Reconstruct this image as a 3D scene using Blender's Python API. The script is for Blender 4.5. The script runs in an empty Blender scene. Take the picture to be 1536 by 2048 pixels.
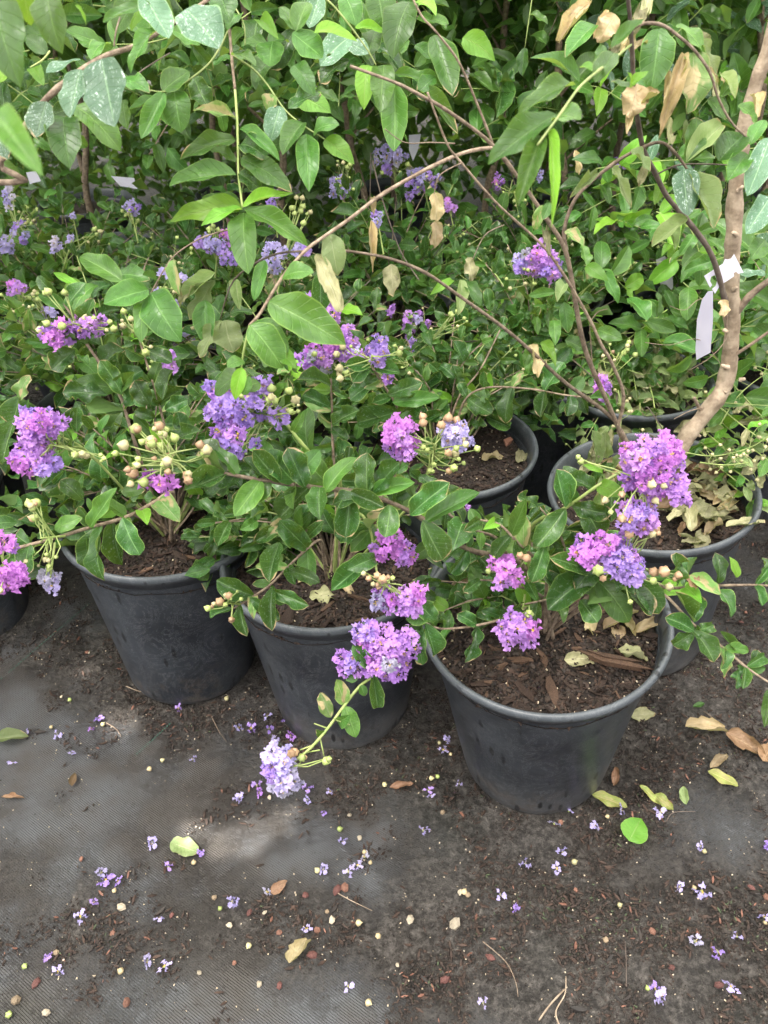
import bpy, math, random
import numpy as np
from mathutils import Vector, Matrix, noise
random.seed(11); R = random.Random(5); NR = np.random.RandomState(3)
sc = bpy.context.scene; COL = sc.collection
# ------------------------------------------------------------------ camera
CH, PITCH, ROLL, FPX = 1.4014, math.radians(37.268), math.radians(-2.186), 1553.6
_X = Vector((1, 0, 0)); _D = Vector((0, -math.sin(PITCH), -math.cos(PITCH))); FWD = Vector((0, math.cos(PITCH), -math.sin(PITCH)))
CX = _X * math.cos(ROLL) - _D * math.sin(ROLL); CD = _X * math.sin(ROLL) + _D * math.cos(ROLL)
CX, CD = (CX.normalized(), CD.normalized())
cam = bpy.data.cameras.new('camera'); co = bpy.data.objects.new('camera', cam); COL.objects.link(co); sc.camera = co
m = Matrix((CX, -CD, -FWD)).transposed().to_4x4(); m.translation = (0, 0, CH); co.matrix_world = m
cam.sensor_fit = 'VERTICAL'; cam.sensor_height = 36; cam.lens = 36 * FPX / 2048; cam.clip_start = .02; cam.clip_end = 500
cam.dof.use_dof = True; cam.dof.focus_distance = 1.42; cam.dof.aperture_fstop = 9
O = Vector((0, 0, CH))
# where a point seen in the photograph stands in the place, from its distance / its depth into the nursery / its height
def ray(px, py):
    # inverse of the roll used for the fit
    a, b = px - 768, py - 1024
    return FWD + CX * (a / FPX) + CD * (b / FPX)
def Pd(px, py, d): return O + ray(px, py) * d
def Py(px, py, y):
    r = ray(px, py); return O + r * (y / r.y)
def Pz(px, py, z=0.0):
    r = ray(px, py); return O + r * ((z - CH) / r.z)
# ------------------------------------------------------------------ light
SUN = Vector((-.30, -.22, .93)).normalized()
w = bpy.data.worlds.new('World'); sc.world = w; w.use_nodes = True; nt = w.node_tree; bg = nt.nodes['Background']
sky = nt.nodes.new('ShaderNodeTexSky'); sky.sky_type = 'NISHITA'; sky.sun_disc = False
sky.sun_elevation = math.asin(SUN.z); sky.sun_rotation = math.atan2(SUN.x, SUN.y); sky.dust_density = 4; sky.ozone_density = .6
hs = nt.nodes.new('ShaderNodeHueSaturation'); hs.inputs['Saturation'].default_value = .22
nt.links.new(sky.outputs[0], hs.inputs['Color']); nt.links.new(hs.outputs[0], bg.inputs[0]); bg.inputs[1].default_value = .085
sl = bpy.data.lights.new('sun', 'SUN'); sl.energy = 5.0; sl.angle = math.radians(.5); sl.color = (1, .95, .87)
so = bpy.data.objects.new('sun', sl); COL.objects.link(so); so.rotation_euler = SUN.to_track_quat('Z', 'Y').to_euler()
sc.view_settings.view_transform = 'Standard'; sc.view_settings.look = 'None'; sc.view_settings.gamma = 1
sc.view_settings.use_curve_mapping = False; sc.view_settings.exposure = 1.92
# ------------------------------------------------------------------ node helpers
class NB:
    def __init__(s, name):
        s.m = bpy.data.materials.new(name); s.m.use_nodes = True; s.t = s.m.node_tree; s.t.nodes.clear()
    def n(s, typ, _set=None, **kw):
        x = s.t.nodes.new('ShaderNode' + typ)
        for k, v in (_set or {}).items(): setattr(x, k, v)
        for k, v in kw.items():
            key = int(k[1:]) if k[0] == 'i' and k[1:].isdigit() else k.replace('_', ' ')
            s.put(x.inputs[key], v)
        return x
    def put(s, inp, v):
        if isinstance(v, bpy.types.NodeSocket): s.t.links.new(v, inp)
        elif isinstance(v, bpy.types.Node): s.t.links.new(v.outputs[0], inp)
        else: inp.default_value = v
    def M(s, op, a, b=0.0, c=0.0, clamp=False):
        return s.n('Math', dict(operation=op, use_clamp=clamp), i0=a, i1=b, i2=c).outputs[0]
    def step(s, x, lo, hi, a=0.0, b=1.0):
        return s.n('MapRange', dict(interpolation_type='SMOOTHSTEP'), i0=x, i1=lo, i2=hi, i3=a, i4=b).outputs[0]
    def mix(s, f, a, b):
        x = s.n('Mix', dict(data_type='RGBA')); s.put(x.inputs[0], f); s.put(x.inputs[6], a); s.put(x.inputs[7], b); return x.outputs[2]
    def noise(s, vec, scale, detail=3, rough=.55, w=None):
        x = s.n('TexNoise', dict(noise_dimensions='4D' if w is not None else '3D'), Vector=vec, Scale=scale, Detail=detail, Roughness=rough)
        if w is not None: s.put(x.inputs['W'], w)
        return x.outputs[0]
    def out(s, sh, ): s.t.links.new(sh.outputs[0] if isinstance(sh, bpy.types.Node) else sh, s.n('OutputMaterial').inputs[0]); return s.m
def C(r, g, b): return (r, g, b, 1)
def rnd_socket(b):
    oi = b.n('ObjectInfo'); at = b.n('Attribute', dict(attribute_name='rnd'))
    return b.M('FRACT', b.M('ADD', oi.outputs['Random'], at.outputs['Fac']))
def leaf_mat(name, col, col2, back, vein, edge, rough=.33, spots=0.1, spotcol=C(.5, .55, .5), trans=.3, brown=.5, veinf=.45, bump=.8, browncol=C(.36, .23, .11), patch=0.0):
    b = NB(name); uv = b.n('UVMap'); sp = b.n('SeparateXYZ', Vector=uv); U, V = sp.outputs[0], sp.outputs[1]
    rn = rnd_socket(b); W = b.M('MULTIPLY', rn, 40)
    a = b.M('MULTIPLY', b.M('ABSOLUTE', b.M('SUBTRACT', V, .5)), 2)
    nz = b.noise(uv, 3.5, 4, .6, W); nf = b.noise(uv, 16, 4, .7, W)
    ph = b.M('FRACT', b.M('ADD', b.M('SUBTRACT', b.M('MULTIPLY', U, 8.5), b.M('MULTIPLY', b.M('POWER', a, .8), 1.9)), b.M('MULTIPLY', nz, .5)))
    vd = b.M('ABSOLUTE', b.M('SUBTRACT', ph, .5))
    sv = b.step(vd, 0.0, .075, 1, 0); mr = b.step(a, .02, .075, 1, 0)
    base = b.mix(b.step(nz, .3, .7), col, col2)
    base = b.mix(b.M('MULTIPLY', sv, b.M('MULTIPLY', veinf, .85)), base, vein)
    base = b.mix(b.M('MULTIPLY', mr, .75), base, vein)
    base = b.mix(b.M('MULTIPLY', b.step(b.M('ADD', a, b.M('MULTIPLY', b.M('SUBTRACT', nf, .5), .06)), .91, .98), b.M('ADD', .12, b.M('MULTIPLY', b.M('FRACT', b.M('MULTIPLY', rn, 3.1)), .55))), base, edge)
    ss = b.n('HueSaturation', Color=base, Hue=b.M('ADD', .488, b.M('MULTIPLY', rn, .024)), Value=b.M('ADD', .58, b.M('MULTIPLY', b.M('FRACT', b.M('MULTIPLY', rn, 7.3)), .85)))
    base = ss.outputs[0]
    sm = b.M('MULTIPLY', b.step(nf, .60 - .1 * spots, .70 - .08 * spots), b.M('MULTIPLY', b.step(nz, .38, .6), min(1, spots * 1.3)))
    base = b.mix(sm, base, spotcol)
    # scorched tips and margins on some leaves
    rr = b.M('FRACT', b.M('MULTIPLY', rn, 13.7))
    tip = b.M('ADD', b.M('ADD', b.M('MULTIPLY', U, .72), b.M('MULTIPLY', a, .26)), b.M('MULTIPLY', b.M('SUBTRACT', nz, .5), .5))
    bm = b.M('MULTIPLY', b.step(tip, .84, .90), b.step(rr, 1 - brown, 1.02 - brown))
    base = b.mix(bm, base, b.mix(nf, browncol, C(.50, .40, .24)))
    if patch: base = b.mix(b.M('MULTIPLY', b.step(b.noise(uv, 2.2, 2, .5, W), .52, .60), patch), base, C(.46, .36, .2))
    geo = b.n('NewGeometry')
    bc = b.mix(geo.outputs['Backfacing'], base, b.mix(bm, back, C(.4, .3, .17)))
    h = b.M('ADD', b.M('MULTIPLY', b.M('SUBTRACT', 1, sv), .5), b.M('MULTIPLY', b.M('SUBTRACT', 1, mr), .6))
    h = b.M('ADD', h, b.M('MULTIPLY', nf, .35))
    bp = b.n('Bump', Height=h, Strength=bump, Distance=.0011)
    pr = b.n('BsdfPrincipled', Base_Color=bc, Normal=bp, Roughness=b.M('ADD', b.M('ADD', rough, b.M('MULTIPLY', sm, .25)), b.M('MULTIPLY', geo.outputs['Backfacing'], .25)))
    pr.inputs['Specular IOR Level'].default_value = .42
    tc = b.n('HueSaturation', Color=b.mix(.5, bc, C(.35, .5, .04)), Value=1.25)
    tr = b.n('BsdfTranslucent', Color=tc, Normal=bp)
    return b.out(b.n('MixShader', i0=trans, i1=pr, i2=tr))
def MAT(name, col, rough=.6, col2=None, scale=30, bump=0, bscale=None, spec=.5, trans=0, metal=0):
    b = NB(name); tc = b.n('TexCoord').outputs['Object']; rn = rnd_socket(b)
    nz = b.noise(tc, scale, 4, .6, b.M('MULTIPLY', rn, 30))
    c = b.mix(b.step(nz, .3, .7), col, col2 or col)
    c = b.n('HueSaturation', Color=c, Value=b.M('ADD', .75, b.M('MULTIPLY', rn, .5))).outputs[0]
    pr = b.n('BsdfPrincipled', Base_Color=c, Roughness=rough); pr.inputs['Specular IOR Level'].default_value = spec
    if bump: b.put(pr.inputs['Normal'], b.n('Bump', Height=b.noise(tc, bscale or scale * 3, 5, .65), Strength=1.0, Distance=bump))
    if trans:
        return b.out(b.n('MixShader', i0=trans, i1=pr, i2=b.n('BsdfTranslucent', Color=c)))
    return b.out(pr)
LM = {
 'dark': leaf_mat('leaf_dark_glossy', C(.024, .072, .018), C(.048, .125, .028), C(.11, .2, .06), C(.17, .30, .10), C(.36, .50, .14), .27, .30, trans=.24, brown=.55),
 'mid': leaf_mat('leaf_mid_green', C(.042, .118, .022), C(.078, .190, .034), C(.15, .27, .07), C(.17, .32, .09), C(.26, .42, .09), .30, .22, trans=.30, brown=.15),
 'lime': leaf_mat('leaf_young_lime', C(.14, .34, .03), C(.20, .42, .05), C(.2, .36, .07), C(.3, .48, .12), C(.3, .45, .1), .36, 0.0, trans=.42, brown=.05),
 'dusty': leaf_mat('leaf_dusty_bluish', C(.06, .135, .075), C(.09, .18, .105), C(.14, .23, .11), C(.22, .36, .2), C(.25, .4, .16), .42, .75, C(.55, .64, .6), trans=.16, brown=.2),
 'pale': leaf_mat('leaf_wilting_pale', C(.16, .23, .085), C(.23, .30, .13), C(.2, .26, .12), C(.34, .4, .2), C(.4, .38, .2), .55, .2, trans=.3, brown=.9, bump=.8),
 'scorch': leaf_mat('leaf_scorched_edge', C(.10, .22, .05), C(.2, .32, .1), C(.2, .28, .12), C(.34, .4, .2), C(.45, .36, .2), .5, .2, trans=.3, brown=1.0, bump=.9, patch=.9),
 'dry': leaf_mat('leaf_dry_tan', C(.42, .31, .17), C(.56, .45, .28), C(.42, .32, .19), C(.55, .46, .3), C(.3, .2, .1), .7, .1, C(.6, .55, .4), trans=.25, brown=.3, bump=1, browncol=C(.25, .14, .06)),
 'litter': leaf_mat('leaf_litter_olive', C(.24, .24, .12), C(.36, .34, .2), C(.34, .33, .2), C(.45, .43, .27), C(.3, .25, .13), .7, .1, C(.6, .55, .4), trans=.15, brown=.5, bump=1),
 'brownleaf': leaf_mat('leaf_dead_brown', C(.14, .075, .04), C(.25, .15, .09), C(.22, .13, .08), C(.3, .2, .12), C(.1, .06, .03), .55, .1, C(.4, .35, .3), trans=.1, brown=.2, bump=1),
 'yellow': leaf_mat('leaf_fallen_yellow', C(.20, .27, .06), C(.32, .30, .09), C(.4, .4, .14), C(.5, .5, .2), C(.4, .25, .08), .45, .1, trans=.2, brown=.9, patch=.35),
}
# ------------------------------------------------------------------ leaf meshes
def leaf_mesh(kind, v, nu=16, nh=3, shape='ell', fold=.25, curl=.7, wave=.05, crumple=0, roll=0):
    r = random.Random(hash((kind, v)) % 9999 if False else sum(map(ord, kind)) * 31 + v * 7)
    fold = fold * r.uniform(.4, 1.4); curl = curl * r.uniform(-.1, 1.3); wave *= r.uniform(.4, 1.5); rollv = roll * r.uniform(.5, 1.3)
    A, B = {'ell': (.62, .72), 'round': (.55, .50), 'obo': (.75, .5), 'acu': (.55, .95)}[shape]
    mx = (A / (A + B)) ** A * (B / (A + B)) ** B
    side = r.uniform(-.05, .05); p1, p2, p3 = r.uniform(0, 6), r.uniform(0, 6), r.uniform(0, 6); ns = r.uniform(.9, 2.0)
    seed = Vector((r.uniform(0, 99), r.uniform(0, 99), 0))
    V, UV = [], []; y = z = 0; px = 0
    for i in range(nu + 1):
        u = i / nu; th = curl * (u - .25)
        if i: y += math.cos(th) / nu; z -= math.sin(th) / nu
        wd = (u ** A) * ((1 - u) ** B) / mx * .5
        if u == 0: wd = .012
        for j in range(-nh, nh + 1):
            s = j / nh; ed = 1 + .10 * noise.noise(seed + Vector((u * 6, s * 2, 0))) * (abs(s) > .9)
            ww = wd * ed; an = rollv * s
            if roll: X = math.sin(an) / max(.2, abs(rollv)) * ww; Z = -(math.cos(an) - 1) / max(.2, abs(rollv)) * ww * 1.2
            else: X = s * ww; Z = abs(s) * ww * fold * 2 * .45
            wv = wave * math.sin(u * 6.283 * ns + (p1 if s > 0 else p2)) * s * s * (wd * 2)
            P = Vector((X + side * math.sin(u * 3.1), y, (z + Z * .6 + wv)))
            if crumple:
                q = Vector((s * wd * 3, u * 3, 0)) + seed
                nv = noise.noise_vector(q * 1.5) * crumple + noise.noise_vector(q * 4) * crumple * .4
                P += Vector((nv.x * .5, nv.y * .5, nv.z)) * (.3 + .7 * abs(s)) * min(1, u * 3)
            V.append(P); UV.append((u, .5 + s * .5))
    tip = V[nu * (2 * nh + 1) + nh].copy(); L = math.hypot(tip.y, tip.z); an = math.atan2(tip.z, tip.y)
    rot = Matrix.Rotation(-an, 3, 'X'); V = [(rot @ p) / L for p in V]
    V = [Vector((p.x, p.y, p.z)) for p in V]
    F = []; n = 2 * nh + 1
    for i in range(nu):
        for j in range(2 * nh): a = i * n + j; F.append((a, a + 1, a + n + 1, a + n))
    return V, F, UV
def mesh_from(name, V, F, UV=None, mats=(), smooth=True, mi=None):
    me = bpy.data.meshes.new(name); me.from_pydata([tuple(p) for p in V], [], F)
    if UV is not None:
        l = me.uv_layers.new(name='UVMap'); vi = np.empty(len(me.loops), np.int32); me.loops.foreach_get('vertex_index', vi)
        l.data.foreach_set('uv', np.asarray(UV, np.float32)[vi].ravel())
    for x in mats: me.materials.append(x)
    if mi is not None: me.polygons.foreach_set('material_index', mi)
    if smooth: me.polygons.foreach_set('use_smooth', [True] * len(me.polygons))
    me.update(); return me
KP = {'dark': dict(shape='obo', fold=.95, curl=1.2, wave=.15), 'mid': dict(shape='ell', fold=.4, curl=.85, wave=.055), 'lime': dict(shape='acu', fold=.4, curl=.8, wave=.06),
 'dusty': dict(shape='ell', fold=.3, curl=.6, wave=.05), 'pale': dict(shape='ell', fold=.8, curl=.9, wave=.1, crumple=.06), 'scorch': dict(shape='ell', fold=.6, curl=.8, wave=.1, crumple=.07),
 'dry': dict(shape='ell', roll=1.3, curl=.9, wave=.14, crumple=.22), 'litter': dict(shape='ell', roll=.7, curl=.6, wave=.2, crumple=.22),
 'brownleaf': dict(shape='acu', roll=1.0, curl=.7, wave=.1, crumple=.15), 'yellow': dict(shape='ell', fold=.2, curl=.3, wave=.12, crumple=.05)}
LEAF = {k: [mesh_from('leaf_' + k, *leaf_mesh(k, v, **KP[k])[:3], mats=[LM[k]]) for v in range(12 if k in ('dark', 'mid') else 7)] for k in KP}
LOW = {k: [leaf_mesh(k, v, nu=4, nh=1, **KP[k]) for v in range(5)] for k in ('dark', 'mid', 'litter')}
# ------------------------------------------------------------------ object helpers
WL = {}
def thing(name, label, cat, loc=(0, 0, 0), group=None, data=None, rot=None):
    o = bpy.data.objects.new(name, data); COL.objects.link(o); o.location = loc; WL[o] = Vector(loc)
    if rot: o.rotation_euler = rot
    o['label'] = label; o['category'] = cat
    if group: o['group'] = group
    return o
def part(name, me, parent, mw=None, kind=None):
    """a mesh object under parent; mw = its matrix in the world (parents are never turned)"""
    o = bpy.data.objects.new(name, me); COL.objects.link(o); o.parent = parent
    pl = WL[parent]
    if mw is None: mw = Matrix.Translation(pl)
    ml = mw.copy(); ml.translation = mw.translation - pl; o.matrix_local = ml; WL[o] = mw.translation.copy()
    if kind: o['kind'] = kind
    return o
def frame(p, t, n, sx, sy, sz):
    t = t.normalized(); x = t.cross(n)
    if x.length < 1e-4: x = t.cross(Vector((.3, .2, .9)))
    x.normalize(); z = x.cross(t)
    mm = Matrix((x * sx, t * sy, z * sz)).transposed().to_4x4(); mm.translation = p; return mm
AISLE = Vector((0, -.62, .78))
def rv(s=1.0): return Vector((R.gauss(0, s), R.gauss(0, s), R.gauss(0, s)))
def leaf(par, base, tip, width, kind, nrm=None, jit=.25):
    """one leaf blade from base to tip"""
    t = tip - base; L = t.length
    n = (nrm or AISLE) + rv(jit)
    return part('leaf', R.choice(LEAF[kind]), par, frame(base, t, n, width, L, L))
def smooth_line(P, k=5):
    out = []
    for i in range(len(P) - 1):
        a, b, c, d = P[max(i - 1, 0)], P[i], P[i + 1], P[min(i + 2, len(P) - 1)]
        for j in range(k):
            t = j / k; out.append(.5 * ((2 * b) + (c - a) * t + (2 * a - 5 * b + 4 * c - d) * t * t + (3 * b - a - 3 * c + d) * t ** 3))
    out.append(P[-1]); return out
def tube_data(P, r0, r1, sides=6, knot=0.0, base_i=0):
    V, F = [], []; n = len(P); nrm = None
    for i, p in enumerate(P):
        t = (P[min(i + 1, n - 1)] - P[max(i - 1, 0)]).normalized()
        nrm = (nrm - t * nrm.dot(t)).normalized() if nrm is not None else t.orthogonal().normalized()
        bn = t.cross(nrm); f = i / max(1, n - 1); r = (r0 + (r1 - r0) * f)
        if knot: r *= 1 + knot * .8 * noise.noise(p * 30) + (knot * (1.2 if sides < 10 else .3) if R.random() < .10 else 0)
        for s in range(sides):
            a = 6.2832 * s / sides; rr = r * (1 + knot * 1.3 * noise.noise(p * 28 + Vector((math.cos(a), math.sin(a), 0)) * .9))
            V.append(p + nrm * math.cos(a) * rr + bn * math.sin(a) * rr)
    for i in range(n - 1):
        for s in range(sides): a = i * sides; F.append((base_i + a + s, base_i + a + (s + 1) % sides, base_i + a + sides + (s + 1) % sides, base_i + a + sides + s))
    F.append(tuple(base_i + (n - 1) * sides + s for s in range(sides)))
    return V, F
BARK = MAT('bark_twig_brown', C(.13, .09, .062), .75, C(.34, .26, .19), 110, .002, 340)
TRUNK = MAT('bark_trunk_tan', C(.24, .175, .12), .75, C(.48, .38, .28), 45, .0025, 160)
DARKB = MAT('bark_dark_twig', C(.07, .05, .04), .8, C(.14, .11, .09), 60, .0008, 260)
GSTEM = MAT('stem_green', C(.22, .3, .08), .5, C(.34, .4, .14), 60, .0004, 200)
STEMM = {'bark': BARK, 'trunk': TRUNK, 'dark': DARKB, 'green': GSTEM}
def branch(par, P, r0, r1, mat='bark', name='branch', sides=6, knot=.12, k=5):
    S = smooth_line(P, k); o = WL[par]; V, F = tube_data(S, r0, r1, sides, knot)
    part(name, mesh_from(name, [p - o for p in V], F, None, [STEMM[mat]]), par); return S
def path_at(S, f):
    x = f * (len(S) - 1); i = min(int(x), len(S) - 2); return S[i].lerp(S[i + 1], x - i), (S[i + 1] - S[i]).normalized()
def leaves_along(par, S, n, size, kind, f0=.1, f1=1.0, aspect=.5, ang=60, nrm=None, tipleaf=True, jit=.35, cnt=None, droop=0.0):
    for i in range(n):
        f = f0 + (f1 - f0) * (i + R.uniform(0, .4)) / n; p, t = path_at(S, min(f, .995))
        N = ((nrm or AISLE) * 1.0 + rv(.22)); side = t.cross(N).normalized()
        for sg in (1, -1):
            if R.random() < .07: continue
            a = math.radians(ang + R.gauss(0, 13)); d = t * math.cos(a) + side * sg * math.sin(a) + N * R.gauss(.10, .22) - Vector((0, 0, droop))
            L = size * R.uniform(.5, 1.18) * (1 - .35 * f ** 3); kd = kind if isinstance(kind, str) else R.choice(kind)
            leaf(par, p, p + d.normalized() * L, L * aspect * R.uniform(.66, 1.12), kd, N + side * sg * .15, jit)
            if cnt is not None: cnt[0] += 1
    if tipleaf:
        p, t = path_at(S, .995)
        leaf(par, p, p + (t + rv(.2)).normalized() * size * .6, size * .28, kind if isinstance(kind, str) else kind[0])
# ------------------------------------------------------------------ flowers and buds
PET = {}
def petal_mat(name, a, b_, c_):
    b = NB(name); tc = b.n('TexCoord').outputs['Object']; rn = rnd_socket(b); W = b.M('MULTIPLY', rn, 20)
    nz = b.noise(tc, 55, 3, .6, W)
    c = b.mix(b.step(b.M('ADD', b.M('MULTIPLY', nz, .6), b.M('MULTIPLY', rn, .5)), .3, .8), a, b_)
    c = b.mix(b.M('MULTIPLY', b.step(b.noise(tc, 300, 2, .5, W), .5, .7), .35), c, c_)
    bp = b.n('Bump', Height=b.noise(tc, 420, 3, .6), Strength=.6, Distance=.0006)
    pr = b.n('BsdfPrincipled', Base_Color=c, Roughness=.6, Normal=bp); pr.inputs['Specular IOR Level'].default_value = .25
    return b.out(b.n('MixShader', i0=.38, i1=pr, i2=b.n('BsdfTranslucent', Color=c)))
PET['pur'] = petal_mat('petal_purple', C(.50, .25, .74), C(.64, .34, .80), C(.80, .60, .92))
PET['mag'] = petal_mat('petal_magenta', C(.58, .21, .70), C(.70, .28, .78), C(.82, .54, .90))
PET['vio'] = petal_mat('petal_violet', C(.42, .28, .76), C(.54, .36, .82), C(.72, .60, .92))
PET['lav'] = petal_mat('petal_lavender', C(.50, .44, .80), C(.62, .54, .88), C(.78, .73, .94))
PET['wht'] = petal_mat('petal_white', C(.66, .60, .78), C(.75, .70, .84), C(.8, .78, .88))
PET['old'] = petal_mat('petal_faded', C(.40, .36, .60), C(.52, .50, .62), C(.6, .58, .6))
STAMEN = MAT('stamen_yellow', C(.75, .5, .04), .6, C(.8, .62, .1), 200)
CALYX = MAT('calyx_green', C(.32, .40, .12), .45, C(.42, .46, .2), 200)
BUDM = {'green': MAT('bud_green', C(.27, .36, .09), .42, C(.42, .48, .18), 150), 'pink': MAT('bud_pink', C(.40, .16, .15), .42, C(.34, .32, .13), 130), 'cream': MAT('bud_cream', C(.40, .38, .17), .5, C(.50, .44, .27), 150), 'tan': MAT('bud_tan', C(.4, .3, .16), .6, C(.5, .42, .25), 120)}
def flower_mesh(v, npet=7, lone=False):
    r = random.Random(90 + v); V, F, MI = [], [], []
    for k in range(npet):
        a = 6.283 * k / npet + r.uniform(-.25, .25); el = r.uniform(-.2, 1.1); rad = r.uniform(.20, .38)
        ce = Vector((math.cos(a) * rad, math.sin(a) * rad, .05 + el * .20)); nr = (Vector((math.cos(a) * .6, math.sin(a) * .6, .7)) + Vector([r.gauss(0, .42) for _ in range(3)])).normalized()
        rd = Vector((math.cos(a), math.sin(a), .3)); tx = nr.cross(rd).normalized(); ty = nr.cross(tx); R0 = r.uniform(.15, .25); sd = Vector((r.uniform(0, 50), k * 3, v))
        n = 6; b0 = len(V)
        rings = 4; seg = 22
        V.append(ce); 
        for i in range(1, rings + 1):
            rr = i / rings
            for j in range(seg):
                th = 6.283 * j / seg
                fr = 1 + .42 * (rr ** 2) * noise.noise(sd + Vector((math.cos(th) * 3.4, math.sin(th) * 3.4, 0)))
                h = R0 * rr * rr * (.26 * math.sin(th * 7 + sd.x) + .30 * math.sin(th * 3 + sd.x * 2) + .18 * math.sin(th * 4 + rr * 5)) + .10 * noise.noise(sd + Vector((math.cos(th) * rr * 6, math.sin(th) * rr * 6, 0)))
                V.append(ce + (tx * math.cos(th) + ty * math.sin(th)) * R0 * rr * fr + nr * h)
        for j in range(seg): F.append((b0, b0 + 1 + j, b0 + 1 + (j + 1) % seg)); MI.append(0)
        for i in range(rings - 1):
            for j in range(seg):
                q = b0 + 1 + i * seg; F.append((q + j, q + seg + j, q + seg + (j + 1) % seg, q + (j + 1) % seg)); MI.append(0)
        # claw
        tv, tf = tube_data([Vector((0, 0, 0)), ce * .5 + Vector((0, 0, .02)), ce], .012, .02, 3, base_i=len(V)); V += tv; F += tf; MI += [0] * len(tf)
    for k in range(10 if v % 3 == 0 else 2):
        a = r.uniform(0, 6.28); l = r.uniform(.12, .24); e = Vector((math.cos(a) * l * .5, math.sin(a) * l * .5, l))
        tv, tf = tube_data([Vector((0, 0, 0)), e], .006, .006, 3, base_i=len(V)); V += tv; F += tf; MI += [1] * len(tf)
        tv, tf = tube_data([e - Vector((.02, 0, 0)), e, e + Vector((.02, .01, .01))], .016, .016, 4, base_i=len(V)); V += tv; F += tf; MI += [1] * len(tf)
    # calyx cup
    b0 = len(V)
    for i, (z, q) in enumerate([(-.16, .02), (-.12, .08), (-.02, .10), (.03, .07)]):
        for j in range(6): V.append(Vector((math.cos(j * 1.047) * q, math.sin(j * 1.047) * q, z)))
        if i:
            for j in range(6): F.append((b0 + (i - 1) * 6 + j, b0 + (i - 1) * 6 + (j + 1) % 6, b0 + i * 6 + (j + 1) % 6, b0 + i * 6 + j)); MI.append(2)
    return mesh_from('flower', V, F, None, [PET['pur'], STAMEN, CALYX], True, MI)
FLOW = [flower_mesh(v) for v in range(9)]; LONE = [flower_mesh(20 + v, 3 + v % 3) for v in range(6)]
def bud_mesh():
    V, F = [], []; seg = 12; prof = [(0, .0), (.02, .12), (.10, .30), (.30, .47), (.52, .50), (.74, .40), (.90, .24), (1.02, .12), (1.16, .02)]
    for i, (z, q) in enumerate(prof):
        for j in range(seg): rr = q * (1 + .14 * math.cos(j * math.pi) * (1 if z < .8 else .3)) * (1 + .0 * z); V.append((math.cos(6.283 * j / seg) * rr, math.sin(6.283 * j / seg) * rr, z))
        if i:
            for j in range(seg): F.append(((i - 1) * seg + j, (i - 1) * seg + (j + 1) % seg, i * seg + (j + 1) % seg, i * seg + j))
    return V, F
BUD = {k: mesh_from('bud', *bud_mesh(), None, [BUDM[k]]) for k in BUDM}
def flower(par, p, size, tone, nrm, lone=False):
    me = R.choice(LONE if lone else FLOW); o = part('flower', me, par, frame(p, rv(1).cross(nrm), nrm, size, size, size))
    o.material_slots[0].link = 'OBJECT'; o.material_slots[0].material = PET[tone]; return o
def bud(par, p, size, tone, nrm):
    t = nrm.orthogonal(); return part('bud', BUD[tone], par, frame(p, t, nrm, size, size, size))
def cluster(par, blobs, d, anchor, fs=46, buds=(), stemmat='green'):
    """a flower head: blobs of open flowers (px,py,rx,ry,n,tone), buds (px,py,rx,ry,n,size,pinkshare), hung on a stalk that starts at anchor"""
    A = anchor; c0 = Pd(*( (blobs or buds)[0][:2]), d); V, F = [], []; L = []
    tgt = []
    for (x, y, rx, ry, n, tone) in blobs:
        pts = []; rx *= .9; ry *= .9
        for _ in range(int(n * .95 + .5)):
            best = None
            for _t in range(12):
                a = R.uniform(0, 6.283); q = math.sqrt(R.random()) * .93; c = (x + rx * q * math.cos(a), y + ry * q * math.sin(a), q)
                dd = min([math.hypot(c[0] - e[0], c[1] - e[1]) for e in pts] or [99])
                if best is None or dd > best[0]: best = (dd, c)
            pts.append(best[1])
        cc = Pd(x, y, d + .012)
        for (ux, uy, q) in pts:
            dp = .045 * R.uniform(.6, 1.2) * (1 - q * q) * (rx / 60 + .3); p = Pd(ux, uy, d - dp); nn = ((p - cc).normalized() * .8 + AISLE * .55 + rv(.15)).normalized()
            tn = tone if R.random() < .78 else 'old' if R.random() < .15 and tone != 'mag' else {'pur': 'mag', 'mag': 'pur', 'vio': 'pur', 'lav': 'vio', 'wht': 'lav', 'old': 'lav'}[tone]
            tgt.append(('f', p, fs * d / FPX * R.uniform(.6, 1.05) * 1.07, tn, nn))
    for (x, y, rx, ry, n, size, pk) in buds:
        for _ in range(n):
            a = R.uniform(0, 6.283); q = math.sqrt(R.random()); p = Pd(x + rx * q * math.cos(a), y + ry * q * math.sin(a), d - R.uniform(.0, .05))
            tgt.append(('b', p, size * d / FPX * R.uniform(.38, .86), 'pink' if R.random() < pk else R.choice(['green', 'green', 'cream']), ((p - A).normalized() + rv(.25)).normalized()))
    cen = sum((t[1] for t in tgt), Vector()) / len(tgt); ax = [A, A.lerp(cen, .55), cen]
    o = A
    tv, tf = tube_data([p - o for p in smooth_line(ax, 4)], .0022, .0014, 5); V += tv; F += tf
    for t in tgt:
        f = R.uniform(.35, 1); q = A.lerp(cen, f); e = t[1] - t[4] * (t[2] * .12 if t[0] == 'f' else 0)
        mid = q.lerp(e, .5) + rv(.003)
        tv, tf = tube_data([q - o, mid - o, e - o], .0011, .0009, 4, base_i=len(V)); V += tv; F += tf
    h = part('flower_head' if blobs else 'bud_spray', mesh_from('flower_stalk', V, F, None, [GSTEM]), par, Matrix.Translation(A))
    for t in tgt:
        (flower if t[0] == 'f' else bud)(h, t[1], t[2], t[3], t[4])
    return h
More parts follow.
